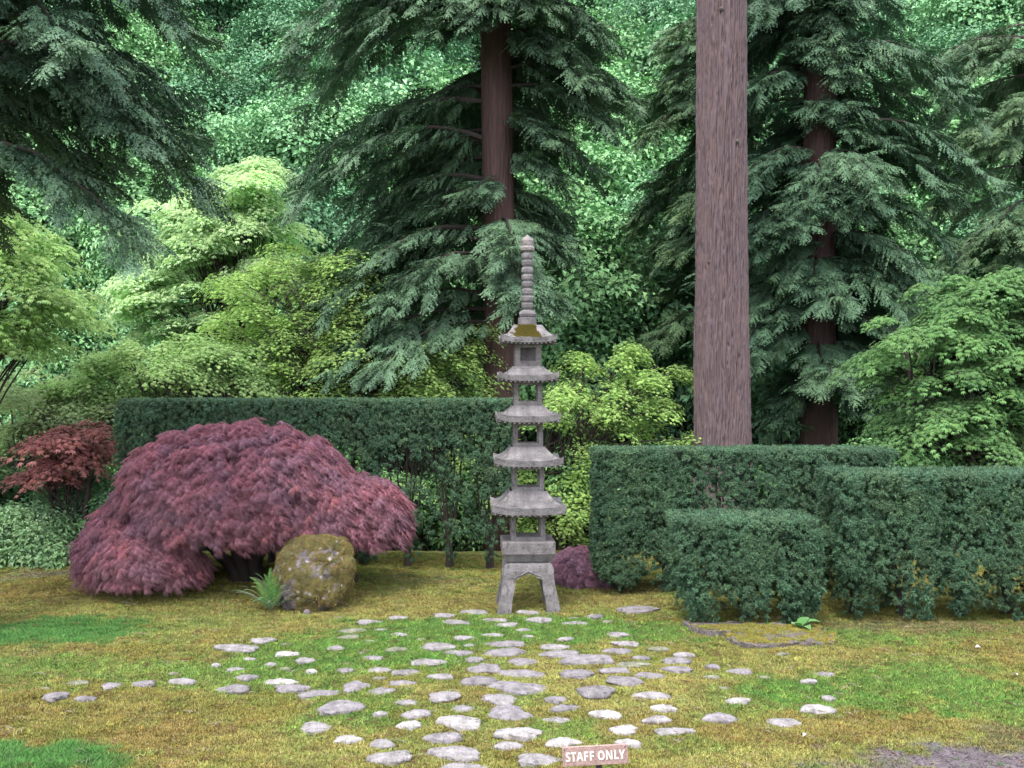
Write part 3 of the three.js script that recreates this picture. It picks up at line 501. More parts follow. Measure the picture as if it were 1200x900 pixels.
// ---------------------------------------------------------------- moss, lawn and mulch as countless tufts
{
  const r = rng(41), fine = [], tall = [], lawn = [], chips = [], inView = (x, d) => d > 7.4 && d < 18.5 && Math.abs(x) < 0.485 * d + 0.8;
  const up = V(0, 1, 0);
  let n = 0;
  for (let k = 0; k < 400000 && n < 115000; k++) {
    const q = r(), d = 7.4 * Math.pow(18.5 / 7.4, Math.pow(q, 0.8)), x = (r() * 2 - 1) * (0.485 * d + 0.8), z = -d;
    if (!inView(x, d)) continue;
    const L = groundLook(x, z), g = L.green;
    if (occupied(x, z, g > 0.5 ? 0.97 : 1)) continue;
    n++;
    const p = V(x, H(x, z), z), j = (a) => 1 + (r() - 0.5) * a, c = L.c.map((v) => v * j(0.25)), b = j(0.75), tint = [c[0] * b, c[1] * b, c[2] * b], fw = V(r() - 0.5, 0, r() - 0.5), un = V(gauss(r) * 0.12, 1, gauss(r) * 0.12);
    if (L.mulch > 0.3 + 0.4 * r()) { if (r() < 0.9) chips.push({ m: place(p, V(gauss(r) * 0.4, 1, gauss(r) * 0.4), fw, 0.3 + 0.4 * r()), c: r() < 0.15 ? [0.12, 0.2, 0.1] : mixc([0.28, 0.24, 0.27], [0.09, 0.065, 0.08], r()) }); continue; }
    if (L.lawn > 0.5) { lawn.push({ m: place(p, un, fw, 0.8 + 0.5 * r()), c: tint }); continue; }
    if (g > 0.32 && r() < g) tall.push({ m: place(p, un, fw, 0.75 + 0.7 * r(), (0.7 + 0.6 * r()) * (0.5 + 0.6 * g)), c: tint });
    else { const dry = r() < 0.06 ? mixc(tint, [0.3, 0.25, 0.12], 0.8) : r() < 0.05 ? mixc(tint, RUST, 0.8) : tint; fine.push({ m: place(p, un, fw, 0.8 + 0.6 * r()), c: dry }); }
  }
  const o = tag(stuff('moss', mossPatch(201, 30, 0.056, 0.022, 0.005), M.moss, fine, scene), 'short olive and rust coloured moss covering the garden floor', 'moss');
  tag(stuff('star_moss', mossPatch(202, 32, 0.055, 0.032, 0.0065), M.moss, tall, scene), 'deep bright green moss between the stones', 'moss');
  tag(stuff('lawn_grass', mossPatch(203, 34, 0.05, 0.035, 0.003), M.moss, lawn, scene), 'smooth blue green patches of short grass', 'grass');
  const t = new Tris(), r2 = rng(44);
  for (let k = 0; k < 9; k++) { const b = V(gauss(r2) * 0.05, 0.006 * r2(), gauss(r2) * 0.05); blade(t, b, dirOf(r2, 0.3), V(gauss(r2) * 0.5, 1, gauss(r2) * 0.5).normalize(), 0.035, 0.014, shade(r2, 0.4), 0.2); }
  tag(stuff('leaf_mulch', t.geo(), M.moss, chips, scene), 'purplish grey mulch of dry leaf bits', 'mulch');
  const lit = [], nt = new Tris(), r3 = rng(46);
  for (let k = 0; k < 4; k++) blade(nt, V(gauss(r3) * 0.06, 0.004, gauss(r3) * 0.06), dirOf(r3, 0.15), V(0, 1, 0), 0.05 + 0.06 * r3(), 0.007, shade(r3, 0.3), 0.1);
  for (let k = 0; k < 2600; k++) { const d = 7.6 + 10 * r3(), x = (r3() * 2 - 1) * 0.49 * d, p = V(x, H(x, -d) + 0.02, -d); if (n2(x * 0.9 + 70, d * 0.9) < -0.1) continue; lit.push({ m: place(p, V(gauss(r3) * 0.15, 1, gauss(r3) * 0.15), dirOf(r3, 0.1), 0.5 + 0.6 * r3()), c: r3() < 0.15 ? [0.4, 0.36, 0.3] : mixc([0.14, 0.08, 0.05], [0.25, 0.15, 0.09], r3()) }); }
  tag(stuff('needle_litter', nt.geo(), M.moss, lit, scene), 'brown fallen needles and twig bits strewn over the moss', 'litter');
  console.log('moss', fine.length, tall.length, lawn.length, chips.length);
}

// ---------------------------------------------------------------- clipped yew hedges
const YEW = [0.066, 0.15, 0.085];
function hedge({ name, label, x0, x1, front, back, h, y, plants, sparse, seed, round = 0.12 }) {
  const r = rng(seed), root = thing(name, label, 'hedge', V((x0 + x1) / 2, y, -(front + back) / 2)), W = (x1 - x0) / 2, Dp = (back - front) / 2, list = [[], []], xs = Array.from({ length: plants }, (_, i) => -W + (i + 0.5) / plants * 2 * W + gauss(r) * 0.1), half = W / plants;
  const zs = xs.map(() => gauss(r) * 0.05), bare = xs.map(() => (sparse > 0.3 ? 0.5 : 0.42) + 0.3 * r());
  const put = (x, yy, z, n, inner) => {
    let bi = 0; xs.forEach((v, i) => { if (Math.abs(x - v) < Math.abs(x - xs[bi])) bi = i; });
    const u = Math.abs(x - xs[bi]) / half, low = clamp(yy / bare[bi]), wid = lerp(0.18, 1.15, Math.pow(low, 0.75)) + 0.25 * n3(x * 3, yy * 3, seed);
    if (yy < bare[bi] && u > wid) return;
    if (yy < (sparse > 0.3 ? 0.12 : 0.06) + 0.08 * n2(x * 4, seed)) return;
    const open = sparse * sstep(h * 0.86, h * 0.62, yy) + 0.14 * (1 - low);
    const gap = sparse > 0.3 ? 0.75 * n3(x * 5, yy * 1.5, seed + z * 0.25) + 0.4 * n3(x * 12, yy * 5, seed + z) : n3(x * 3, yy * 2.2, z * 2.5 + seed);
    if (gap > 0.72 - 1.75 * open && r() < 0.6 + open * 0.8) return;
    const cleft = 0.2 * sstep(0.72, 1.05, u) * (0.5 + 0.5 * n2(yy * 1.5, bi)) * (yy < h - 0.1 ? 1 : 0.15), lump = 0.055 * n3(x * 4, yy * 4, z * 4) + 0.1 * (r() - 0.55), k = inner ? 0 : lump - cleft;
    const tuck = (1 - low) * 0.32 * Dp, p = V(x, yy, z - Math.sign(z) * Math.min(Math.abs(z), tuck) + zs[bi]).addScaledVector(n, k + gauss(r) * 0.018), up = n.clone().add(V(gauss(r) * 0.4, 0.35 + gauss(r) * 0.3, gauss(r) * 0.4));
    if (p.y > h - 0.02 + 0.02 * r()) p.y = h - 0.02 + 0.02 * r();
    const f = 1 + 0.28 * gauss(r) + 0.15 * n3(x * 1.3, yy * 1.3, seed + z), warm = clamp(0.35 * n3(x * 2.5 + 20, yy * 2.5, z) + 0.15 * r());
    const c = mixc(YEW, [0.115, 0.185, 0.085], warm).map((v) => v * f);
    const m = inner ? 2 : 4 + Math.floor(r() * 4), R = inner ? 0.05 : 0.05 + 0.04 * r();      // a rounded clump of shoots
    for (let k = 0; k < m; k++) { const o = dirOf(r).addScaledVector(up.clone().normalize(), 0.7).normalize(), f2 = 1 + 0.16 * gauss(r), pp = p.clone().addScaledVector(o, R); if (pp.y > h) pp.y = h - 0.015 * r(); if (Math.abs(pp.x) > W + 0.05) pp.x = Math.sign(pp.x) * (W + 0.05 - 0.03 * r()); if (Math.abs(pp.z) > Dp + 0.05) pp.z = Math.sign(pp.z) * (Dp + 0.05 - 0.03 * r()); list[r() < 0.5 ? 0 : 1].push({ m: place(pp, o, dirOf(r), 0.75 + 0.45 * r()), c: c.map((v) => v * f2) }); }
  };
  const dens = 170, side = (nn, fn) => { for (let k = 0; k < nn; k++) fn(); };
  for (const s of [-1, 1]) {
    side(2 * W * h * dens * (s > 0 ? 1 : 0.35), () => put((r() * 2 - 1) * W, r() * h, s * Dp, V(0, 0, s)));
    side(2 * Dp * h * dens, () => { const z = (r() * 2 - 1) * Dp; put(s * (W - round * (z / Dp) ** 6), r() * h, z, V(s, 0, 0)); });
  }
  side(4 * W * Dp * dens * 1.15, () => { const x = (r() * 2 - 1) * W, z = (r() * 2 - 1) * Dp; put(x, h - 0.04, z, V(0, 1, 0)); });
  side(4 * W * Dp * h * (sparse > 0.3 ? 60 : 130), () => { const yy = Math.pow(r(), 0.7) * h; put((r() * 2 - 1) * W * 0.93, yy, (r() * 2 - 1) * Dp * 0.85, dirOf(r), 1); });
  list.forEach((l, i) => stuff('foliage', G.yew[i], M.needle, l, root));
  xs.forEach((x, i) => {                                               // one stem cluster per bush
    const g = [], n = sparse > 0.3 ? 6 : 4, bz = zs[i];
    g.push(tube([V(x, -0.12, bz), V(x + 0.01, 0.12, bz), V(x, 0.34, bz)], [0.075, 0.06, 0.05], 8));
    for (let k = 0; k < n; k++) {
      const a = V(x + gauss(r) * 0.03, 0.2 + 0.1 * r(), bz + gauss(r) * 0.03), e = V(x + (k / (n - 1) - 0.5) * 1.5 * half + gauss(r) * 0.06, h * (0.8 + 0.15 * r()), bz + gauss(r) * Dp * 0.45), c = V(lerp(a.x, e.x, 0.85), lerp(a.y, e.y, 0.35), lerp(a.z, e.z, 0.8)), pts = bez(a, c, e, 9);
      for (const q of pts) { q.x += 0.02 * n3(q.y * 3, k, x); q.z += 0.02 * n3(q.y * 3, k + 9, x); }
      g.push(tube(pts, taper(9, 0.024, 0.008), 5));
    }
    part('stem', mergeGeometries(g), M.twig, root);
  });
  return root;
}
const gx = (px, d) => (px - 600) / F * d;
hedge({ name: 'yew_hedge', label: 'long tall thin hedge with see-through lower half behind the purple maple', x0: gx(145, 16.9), x1: gx(600, 16.9), front: 16.7, back: 17.4, h: 2.58, y: H(-3, -17), plants: 9, sparse: 0.5, seed: 51 });
hedge({ name: 'yew_hedge', label: 'dark clipped hedge in front of the thick bare trunk', x0: gx(702, 15.1), x1: gx(1042, 15.1), front: 15.0, back: 15.8, h: 1.96, y: H(3.2, -15.3), plants: 6, sparse: 0.12, seed: 52 });
hedge({ name: 'yew_hedge', label: 'flat topped dark hedge running past the short hedge, with grass before it', x0: gx(983, 13.4), x1: gx(983, 13.4) + 4.3, front: 13.2, back: 14.2, h: 1.8, y: H(5, -13.3), plants: 7, sparse: 0.1, seed: 53 });
hedge({ name: 'yew_hedge', label: 'short rounded hedge block behind the low rock ledge', x0: gx(797, 13.1), x1: gx(953, 13.1), front: 12.85, back: 13.9, h: 1.25, y: H(2.9, -13.6), plants: 3, sparse: 0.02, seed: 54, round: 0.3 });
console.log('hedges');

// ---------------------------------------------------------------- weeping purple maple, and the small mound of the same kind
function laceMaple({ label, base, lobes, n, seed, trunk = true, size = 1, cols }) {
  const r = rng(seed), root = thing('laceleaf_maple', label, 'maple', base), list = [], area = lobes.map((l) => l.s[0] * l.s[2]), sum = area.reduce((a, b) => a + b);
  lobes.forEach((l, li) => {
    for (let k = 0; k < n * area[li] / sum; k++) {
      const u = dirOf(r); if (u.y < -0.35) u.y = -u.y * 0.5;
      const depth = Math.pow(r(), 2.2) * 0.3 * size, tier = 0.09 * n3(u.x * 2.6 + li * 5, u.y * 6.5, u.z * 2.6) + 0.1 * n3(u.x * 4.5 + li, u.y * 11, u.z * 4.5);
      const p = V(u.x * l.s[0], u.y * l.s[1], u.z * l.s[2]).multiplyScalar(1 + tier - depth / Math.max(...l.s)).add(l.c);
      if (p.y < l.bottom + 0.16 * n2(p.x * 3, p.z * 3 + seed) || (u.y < 0.25 && n3(p.x * 2.6, p.y * 3.5, p.z * 2.6 + seed) > 0.5)) continue;
      if (lobes.some((q, qi) => qi !== li && V((p.x - q.c.x) / q.s[0], (p.y - q.c.y) / q.s[1], (p.z - q.c.z) / q.s[2]).length() < 0.8)) continue;
      if (u.z < -0.3 && r() < 0.5) continue;
      const nrm = V(u.x / l.s[0], u.y / l.s[1], u.z / l.s[2]).normalize(), down = V(nrm.x, -0.12 - 0.3 * r(), nrm.z); down.x += gauss(r) * 0.9; down.z += gauss(r) * 0.9;
      const up = nrm.clone().multiplyScalar(0.4).add(V(gauss(r) * 0.3, 0.85, gauss(r) * 0.3));
      const hot = n3(p.x * 1.7 + 4, p.y * 1.7, p.z * 1.7 + seed), c = mixc(cols[0], cols[1], clamp(0.5 + 0.8 * hot)), f = 1 + 0.22 * gauss(r), q = r() < 0.06 ? mixc(c, cols[2], 0.7) : c;
      list.push({ m: place(p, up, down, (0.5 + 0.36 * r()) * Math.sqrt(size)), c: q.map((v) => v * f) });
    }
  });
  stuff('crown', G.lace, M.leaf, list, root);
  if (trunk) {
    const g = [];
    for (const [bx, ex, ey, ez] of trunk) { const a = V(bx, -0.1, 0), m = V(bx + (ex - bx) * 0.15, ey * 0.8, ez * 0.2), e = V(ex, ey, ez), pts = bez(a, m, e, 12); pts.forEach((q, i) => { q.x += 0.05 * Math.sin(i * 1.3 + bx * 9); q.z += 0.05 * Math.cos(i * 1.1 + ex * 5); }); g.push(tube(pts, taper(12, 0.1, 0.015), 8)); }
    part('trunk', g[0], M.twig, root); g.slice(1).forEach((q) => part('limb', q, M.twig, root));
  }
  return root;
}
{
  const d = 15.25, s = d / F, b = onGround(285, d), L = (px, py, rx, ry, rz, dz, bottom) => { const c = at(px, py, d); return { c: V(c.x - b.x, c.y - b.y, dz), s: [rx * s, ry * s, rz], bottom: EYE - (bottom - 450) * s - b.y }; };
  laceMaple({
    label: 'wide weeping maple mound of fine purple red leaves before the tall thin hedge', base: b, n: 80000, seed: 61, cols: [[0.43, 0.235, 0.31], [0.51, 0.22, 0.28], [0.6, 0.24, 0.26]],
    lobes: [L(278, 590, 122, 92, 1.2, 0, 644), L(222, 572, 66, 64, 1.0, 0.1, 642), L(332, 582, 78, 76, 1.1, 0.1, 636), L(168, 648, 62, 70, 0.9, 0.1, 662), L(200, 648, 56, 46, 0.65, 0.7, 668), L(420, 608, 55, 52, 0.75, 0.1, 638), L(142, 645, 36, 34, 0.45, 0.3, 660), L(385, 606, 56, 56, 0.65, 0.45, 636), L(270, 596, 78, 52, 0.55, 0.8, 640)],
    trunk: [[0, -0.7, 1.6, 0], [0.05, 0.5, 1.7, 0.1], [-0.06, -1.5, 0.9, 0.3], [0.1, 1.5, 1.1, 0], [0, -0.3, 1.2, 0.7], [0.16, 0.9, 1.3, 0.4], [-0.1, -1.1, 1.0, 0.8], [1.5, 1.7, 0.9, 0.1]],
  });
  const d2 = 15.9, b2 = onGround(680, d2), s2 = d2 / F;
  laceMaple({ label: 'small low mound of mauve leaves between the pagoda and the right hedge', base: b2, n: 9000, seed: 62, trunk: false, size: 0.8, cols: [[0.52, 0.31, 0.42], [0.55, 0.3, 0.39], [0.58, 0.31, 0.38]], lobes: [{ c: V(0, 0.1, 0), s: [32 * s2, 33 * s2, 0.42], bottom: 0 }, { c: V(0.3, 0.05, 0), s: [24 * s2, 24 * s2, 0.4], bottom: 0 }] });
}
console.log('purple maples');

// ---------------------------------------------------------------- fern, small plant
function frondGeo(seed, L, n, tone) {
  const t = new Tris(), r = rng(seed), up = V(0, 1, 0), rib = (s) => V(L * s * (1 - 0.25 * s), L * (0.95 * s - 0.62 * s * s), 0);
  for (let k = 0; k < 12; k++) { const a = rib(k / 12), b = rib((k + 1) / 12), w = V(0, 0, 0.006 * (1 - k / 13)); t.tri(a.clone().add(w), a.clone().sub(w), b, tone); }
  for (let k = 0; k < n; k++) for (const sd of [-1, 1]) { const s = 0.12 + 0.87 * k / n, b = rib(s), len = L * 0.13 * Math.sin(Math.min(1, s * 2.2 + 0.25) * 1.57) * (1.12 - s), tg = rib(s + 0.02).sub(b).normalize(), d = V(0, 0, sd).addScaledVector(tg, 0.4).normalize(); blade(t, b, d, V(-tg.y, tg.x, 0), len, L * 0.02, shade(r, 0.25).map((v, i) => v * tone[i]), 0.1); }
  return t.geo();
}
{
  const c = gp(318, 716), root = thing('sword_fern', 'bright green fern with upright fronds against the mossy boulder', 'fern', c), r = rng(71);
  const geos = [0, 1, 2].map((i) => frondGeo(300 + i, 0.7, 19, [[0.17, 0.38, 0.1], [0.25, 0.46, 0.13], [0.11, 0.28, 0.1]][i])), old = frondGeo(305, 0.62, 17, [0.3, 0.33, 0.26]);
  for (let k = 0; k < 40; k++) { const a = k / 40 * 6.283 * 3.4 + r() * 0.5, f = part('frond', r() < 0.14 ? old : geos[k % 3], M.leaf, root); f.rotation.set(0, a, 0.75 * (1 - (k % 3) * 0.45) - 0.15 + 0.2 * r(), 'YXZ'); f.scale.setScalar(0.72 + 0.4 * r()); }
  const c2 = gp(934, 738), root2 = thing('leafy_plant', 'little light green plant under the corner of the short hedge', 'plant', V(c2.x, c2.y + 0.02, c2.z + 0.12));
  const t = new Tris(), up = V(0, 1, 0); for (let k = 0; k < 7; k++) { const s = k / 7, w0 = 0.075 * Math.sin(Math.PI * (0.12 + 0.88 * s)), w1 = 0.075 * Math.sin(Math.PI * Math.min(1, 0.12 + 0.88 * (k + 1) / 7)), p = (q) => V(0.24 * q, 0.16 * q - 0.15 * q * q, 0), a = p(s), b = p((k + 1) / 7); for (const e of [-1, 1]) { const o0 = V(0, w0 * 0.3, e * w0), o1 = V(0, w1 * 0.3, e * w1); t.tri(a, a.clone().add(o0), b); t.tri(b, a.clone().add(o0), b.clone().add(o1)); } }
  const lg = t.geo(), lm = new THREE.MeshPhysicalMaterial({ color: new THREE.Color(0.1, 0.28, 0.07), roughness: 1, transmission: 0.3, side: THREE.DoubleSide });
  for (const [a, u, s] of [[0.2, 0.3, 1.1], [1.2, 0.1, 0.9], [-0.7, 0.5, 0.9], [2.4, 0.4, 0.8], [-1.8, 0.1, 0.8]]) { const f = part('leaf', lg, lm, root2); f.rotation.set(0, -a, u, 'YXZ'); f.scale.setScalar(s); f.position.y = 0.02; }
}
// scattered fallen petals
[[1146, 762], [1190, 794], [944, 866]].forEach(([px, py], i) => {
  const c = gp(px, py), t = new Tris(); blade(t, V(-0.03, 0, 0), V(1, 0.1, 0).normalize(), V(0, 1, 0.3).normalize(), 0.065, 0.05, [0.7, 0.66, 0.66], 0.3);
  const o = part(numbered('fallen_petal'), t.geo(), M.moss, scene); o.position.set(c.x, c.y + 0.035, c.z); o.rotation.y = i * 1.9; tag(o, 'white fallen petal on the moss', 'petal', 'fallen petals on the moss');
});

// ---------------------------------------------------------------- trunks of the tall conifers
function trunkGeo(base, pts, radii, seg, rows, furrow, cols, freq) {    // base at origin; pts curve of Vector3
  const curve = new THREE.CatmullRomCurve3(pts), pos = [], col = [], idx = [];
  for (let j = 0; j <= rows; j++) {
    const t = j / rows, c = curve.getPoint(t), fr = t * (radii.length - 1), k = Math.min(Math.floor(fr), radii.length - 2), rad = lerp(radii[k], radii[k + 1], fr - k);
    for (let i = 0; i <= seg; i++) {
      const a = i / seg * 6.28318, ca = Math.cos(a), sa = Math.sin(a), q = freq, y = c.y;
      const wx = ca * q + 0.22 * n3(ca * 2, y * 0.9, sa * 2), wz = sa * q + 0.22 * n3(ca * 2 + 9, y * 0.9, sa * 2), rg = 1 - Math.abs(n3(wx * 1.7, y * 0.6, wz * 1.7)) * 1.9, rg2 = 0.6 * n3(wx * 3.4 + 4, y * 1.3, wz * 3.4) + 0.5 * n3(wx * 5 + 14, y * 5, wz * 5);
      const rr = rad * (1 + 0.03 * Math.sin(3 * a + y * 0.3) + 0.025 * n3(ca, y * 0.35, sa)) + furrow * (-Math.max(0, rg - 0.35) * 1.3 + 0.3 * rg2);
      pos.push(c.x + ca * rr, y, c.z + sa * rr);
      const m = clamp(0.5 + 0.6 * n3(wx * 2.2 + 30, y * 1.1, wz * 2.2) + 0.3 * n3(wx * 6, y * 7, wz * 6)), f = 1 + 0.18 * n3(wx * 9, y * 12, wz * 9), cc = mixc(cols[0], cols[1], m); col.push(cc[0] * f, cc[1] * f, cc[2] * f);
    }
    if (j) for (let i = 0; i < seg; i++) { const o = (j - 1) * (seg + 1) + i, b = o + seg + 1; idx.push(o, b, o + 1, o + 1, b, b + 1); }
  }
  const g = new THREE.BufferGeometry(); g.setAttribute('position', new THREE.Float32BufferAttribute(pos, 3)); g.setAttribute('color', new THREE.Float32BufferAttribute(col, 3)); g.setIndex(idx); g.computeVertexNormals(); return g;
}
{ // the bare fir trunk
  const d = 19, b = onGround(845, d), root = thing('fir_tree', 'thick bare conifer trunk with furrowed purplish brown bark behind the hedge', 'tree', b);
  part('trunk', trunkGeo(b, [V(0.03, -0.3, 0), V(0, 2, 0), V(0.0, 6, 0), V(0.02, 11, 0), V(0.05, 21, 0)], [0.72, 0.56, 0.51, 0.485, 0.465, 0.45, 0.435, 0.42, 0.4, 0.38], 330, 640, 0.048, [[0.108, 0.086, 0.106], [0.148, 0.1, 0.102]], 6.5), M.bark, root);
  const kr = rng(77); for (const [y, az] of [[9.5, 1.75], [7.2, 1.1], [5.1, 2.2]]) { const q = 0.47 - 0.004 * y, k = part('knot', tube([V(Math.cos(az) * (q - 0.06), y, Math.sin(az) * (q - 0.06)), V(Math.cos(az) * q, y + 0.01, Math.sin(az) * q), V(Math.cos(az) * (q + 0.03), y + 0.02, Math.sin(az) * (q + 0.03)), V(Math.cos(az) * (q + 0.035), y + 0.02, Math.sin(az) * (q + 0.035))], [0.06, 0.042 + 0.02 * kr(), 0.022, 0.001], 9), M.greyTwig, root); }
}
function cedar({ name = 'cedar_tree', label, group, base, h, rad, limbs, color, seed, lean = 0, cols = [[0.07, 0.045, 0.045], [0.115, 0.066, 0.06]], dens = 1, size = 1, bark = true }) {
  const r = rng(seed), root = thing(name, label, 'tree', base, group), list = [[], []], wood = [], path = [V(0, -0.4, 0), V(lean * 0.25, h * 0.25, 0), V(lean * 0.6, h * 0.6, 0), V(lean, h, 0)], curve = new THREE.CatmullRomCurve3(path);
  part('trunk', trunkGeo(base, path, [rad * 1.25, rad, rad * 0.92, rad * 0.8, rad * 0.62], 110, 150, 0.03, cols, 7), M.bark, root);
  for (const { y, az, len, rise = 0.15, droop = 0.5 } of limbs) {
    const o = curve.getPoint(clamp((y + 0.4) / (h + 0.4))), hd = V(Math.cos(az), 0, Math.sin(az)), e = V(o.x + hd.x * len, y - droop * len * 0.55, o.z + hd.z * len), c = V(o.x + hd.x * len * 0.55, y + rise * len, o.z + hd.z * len * 0.55), n = 12, pts = bez(V(o.x, y, o.z), c, e, n);
    pts.forEach((p, i) => { p.x += 0.05 * gauss(r) * i / n; p.y += 0.04 * gauss(r) * i / n; });
    wood.push(tube(pts, taper(n, 0.022 + len * 0.008, 0.006), 5));
    const lt = V(-hd.z, 0, hd.x);
    for (let i = 2; i <= n; i++) {
      const t = i / n, p = pts[i], tang = pts[i].clone().sub(pts[i - 1]).normalize();
      for (const sd of [-1, 1]) {
        if (r() > 0.9 * dens) continue;
        const bl = (0.3 + len * 0.26) * Math.sin(Math.min(1, t * 1.3 + 0.1) * 1.57) * (1.2 - 0.75 * t) * (0.7 + 0.6 * r()), dir = tang.clone().multiplyScalar(0.75).addScaledVector(lt, sd * (0.7 + 0.3 * r())); dir.y -= 0.12; dir.normalize();
        const m = Math.max(2, Math.round(bl / 0.2));
        for (let k = 0; k < m; k++) {
          const q = (k + 0.3 + r() * 0.4) / m, s = p.clone().addScaledVector(dir, bl * q); s.y -= 0.28 * bl * q * q;
          for (let w = 0; w < (r() < 0.5 ? 2 : 1); w++) {
            const fw = dir.clone().addScaledVector(lt, gauss(r) * 0.5).addScaledVector(tang, 0.35 + gauss(r) * 0.4); fw.y -= 0.35 + 0.7 * q + 0.4 * r(); const up = V(gauss(r) * 0.6 + hd.x * 0.4, 1, gauss(r) * 0.6 + hd.z * 0.4), f = 1 + 0.22 * gauss(r);
            list[r() < 0.5 ? 0 : 1].push({ m: place(s.clone().add(V(gauss(r) * 0.05, gauss(r) * 0.05, gauss(r) * 0.05)), up, fw, (0.55 + 0.75 * r()) * size), c: mixc(color[0], color[1], clamp(0.4 * n3(s.x, s.y, s.z + seed) + 0.35 + 0.5 * (r() - 0.5))).map((v) => v * f) });
          }
        }
      }
      if (i === n) for (let w = 0; w < 3; w++) list[0].push({ m: place(p, V(gauss(r) * 0.3, 1, gauss(r) * 0.3), tang.clone().add(V(gauss(r) * 0.4, -0.3, gauss(r) * 0.4)), size), c: color[1] });
    }
  }
  part('limbs', mergeGeometries(wood), M.twig, root);
  list.forEach((l, i) => stuff('crown', G.cedar[i], M.needle, l, root));
  return root;
}
const PI = Math.PI, CED = [[0.07, 0.145, 0.085], [0.125, 0.235, 0.125]];
const whorls = (seed, y0, y1, step, per, fn) => { const r = rng(seed), out = []; for (let y = y0; y < y1; y += step * (0.7 + 0.6 * r())) for (let k = 0; k < per; k++) { const az = r() * 2 * PI, q = fn(az, y, r); if (q > 0.3) out.push({ y, az, len: q * (0.8 + 0.4 * r()), rise: 0.08 + 0.18 * r(), droop: 0.45 + 0.4 * r() }); } return out; };
const facing = (az, to) => Math.max(0, Math.cos(az - to));
cedar({ // behind the pagoda; boughs mostly on its left
  label: 'cedar with reddish trunk standing behind the pagoda, boughs sweeping towards the maple', base: onGround(590, 21), h: 24, rad: 0.33, lean: -0.35, seed: 81, color: CED,
  limbs: whorls(82, 4.1, 12.4, 0.26, 4, (az, y, r) => { const left = facing(az, PI), right = facing(az, 0), front = facing(az, PI / 2); let l = 0.7 + 2.7 * left ** 1.2 + (y > 9.2 ? 1.4 : 0.8) * right; if (front > 0.7) l = y < 5.7 ? 0 : y > 6.7 && y < 9 ? (front > 0.85 ? 0 : 0.8) : 1.6; if (y < 5.2 && left < 0.55) l = 0; if (right > 0.5 && y > 4.8 && y < 8) l *= 0.7; return l; }),
});
cedar({ // right, behind the fir
  label: 'dark cedar clothed in drooping boughs beyond the thick bare trunk', base: onGround(957, 23), h: 26, rad: 0.36, lean: 0.2, seed: 83, color: [[0.062, 0.14, 0.082], [0.11, 0.215, 0.115]],
  limbs: whorls(84, 3.75, 13, 0.28, 4, (az, y) => { const left = facing(az, PI), right = facing(az, 0), front = facing(az, PI / 2); let l = 1.2 + (y > 4.4 ? 0.9 : 0.2) * left ** 1.5 + (y > 8.5 ? 1.9 : y > 5 ? 0.9 : 0.2) * right ** 1.3; if (front > 0.6 && y > 9.5) l *= 0.35; if (y < 4.4) l = 0.8 + 0.4 * front; return l; }),
});
cedar({ // upper left, trunk beyond the frame
  label: 'cedar whose lacy boughs hang over the far left of the garden', base: V(-6.7, H(-6.7, -12.5), -12.5), h: 22, rad: 0.36, seed: 85, color: [[0.065, 0.14, 0.088], [0.12, 0.225, 0.125]],
  limbs: whorls(86, 5.6, 9.4, 0.27, 4, (az, y) => { const right = facing(az, 0), front = facing(az, PI / 2); if (front > 0.86) return 0; return 1.1 + (y < 6.6 ? 0.9 : 1.5) * right; }),
});
cedar({ // upper right
  label: 'feathery conifer with yellowish green boughs at the upper right', base: onGround(1215, 26), h: 26, rad: 0.3, seed: 87, color: [[0.09, 0.18, 0.095], [0.15, 0.26, 0.12]],
  limbs: whorls(88, 7.5, 13.5, 0.42, 3, (az, y) => 1.2 + 1.3 * facing(az, PI)),
});
cedar({
  label: 'slim conifer with hanging boughs seen left of the thick bare trunk', base: onGround(838, 25.5), h: 24, rad: 0.2, seed: 91, color: [[0.07, 0.15, 0.075], [0.12, 0.22, 0.09]],
  limbs: whorls(92, 5.8, 13, 0.42, 3, (az, y) => 0.6 + 1.1 * facing(az, PI)),
});
console.log('conifers');

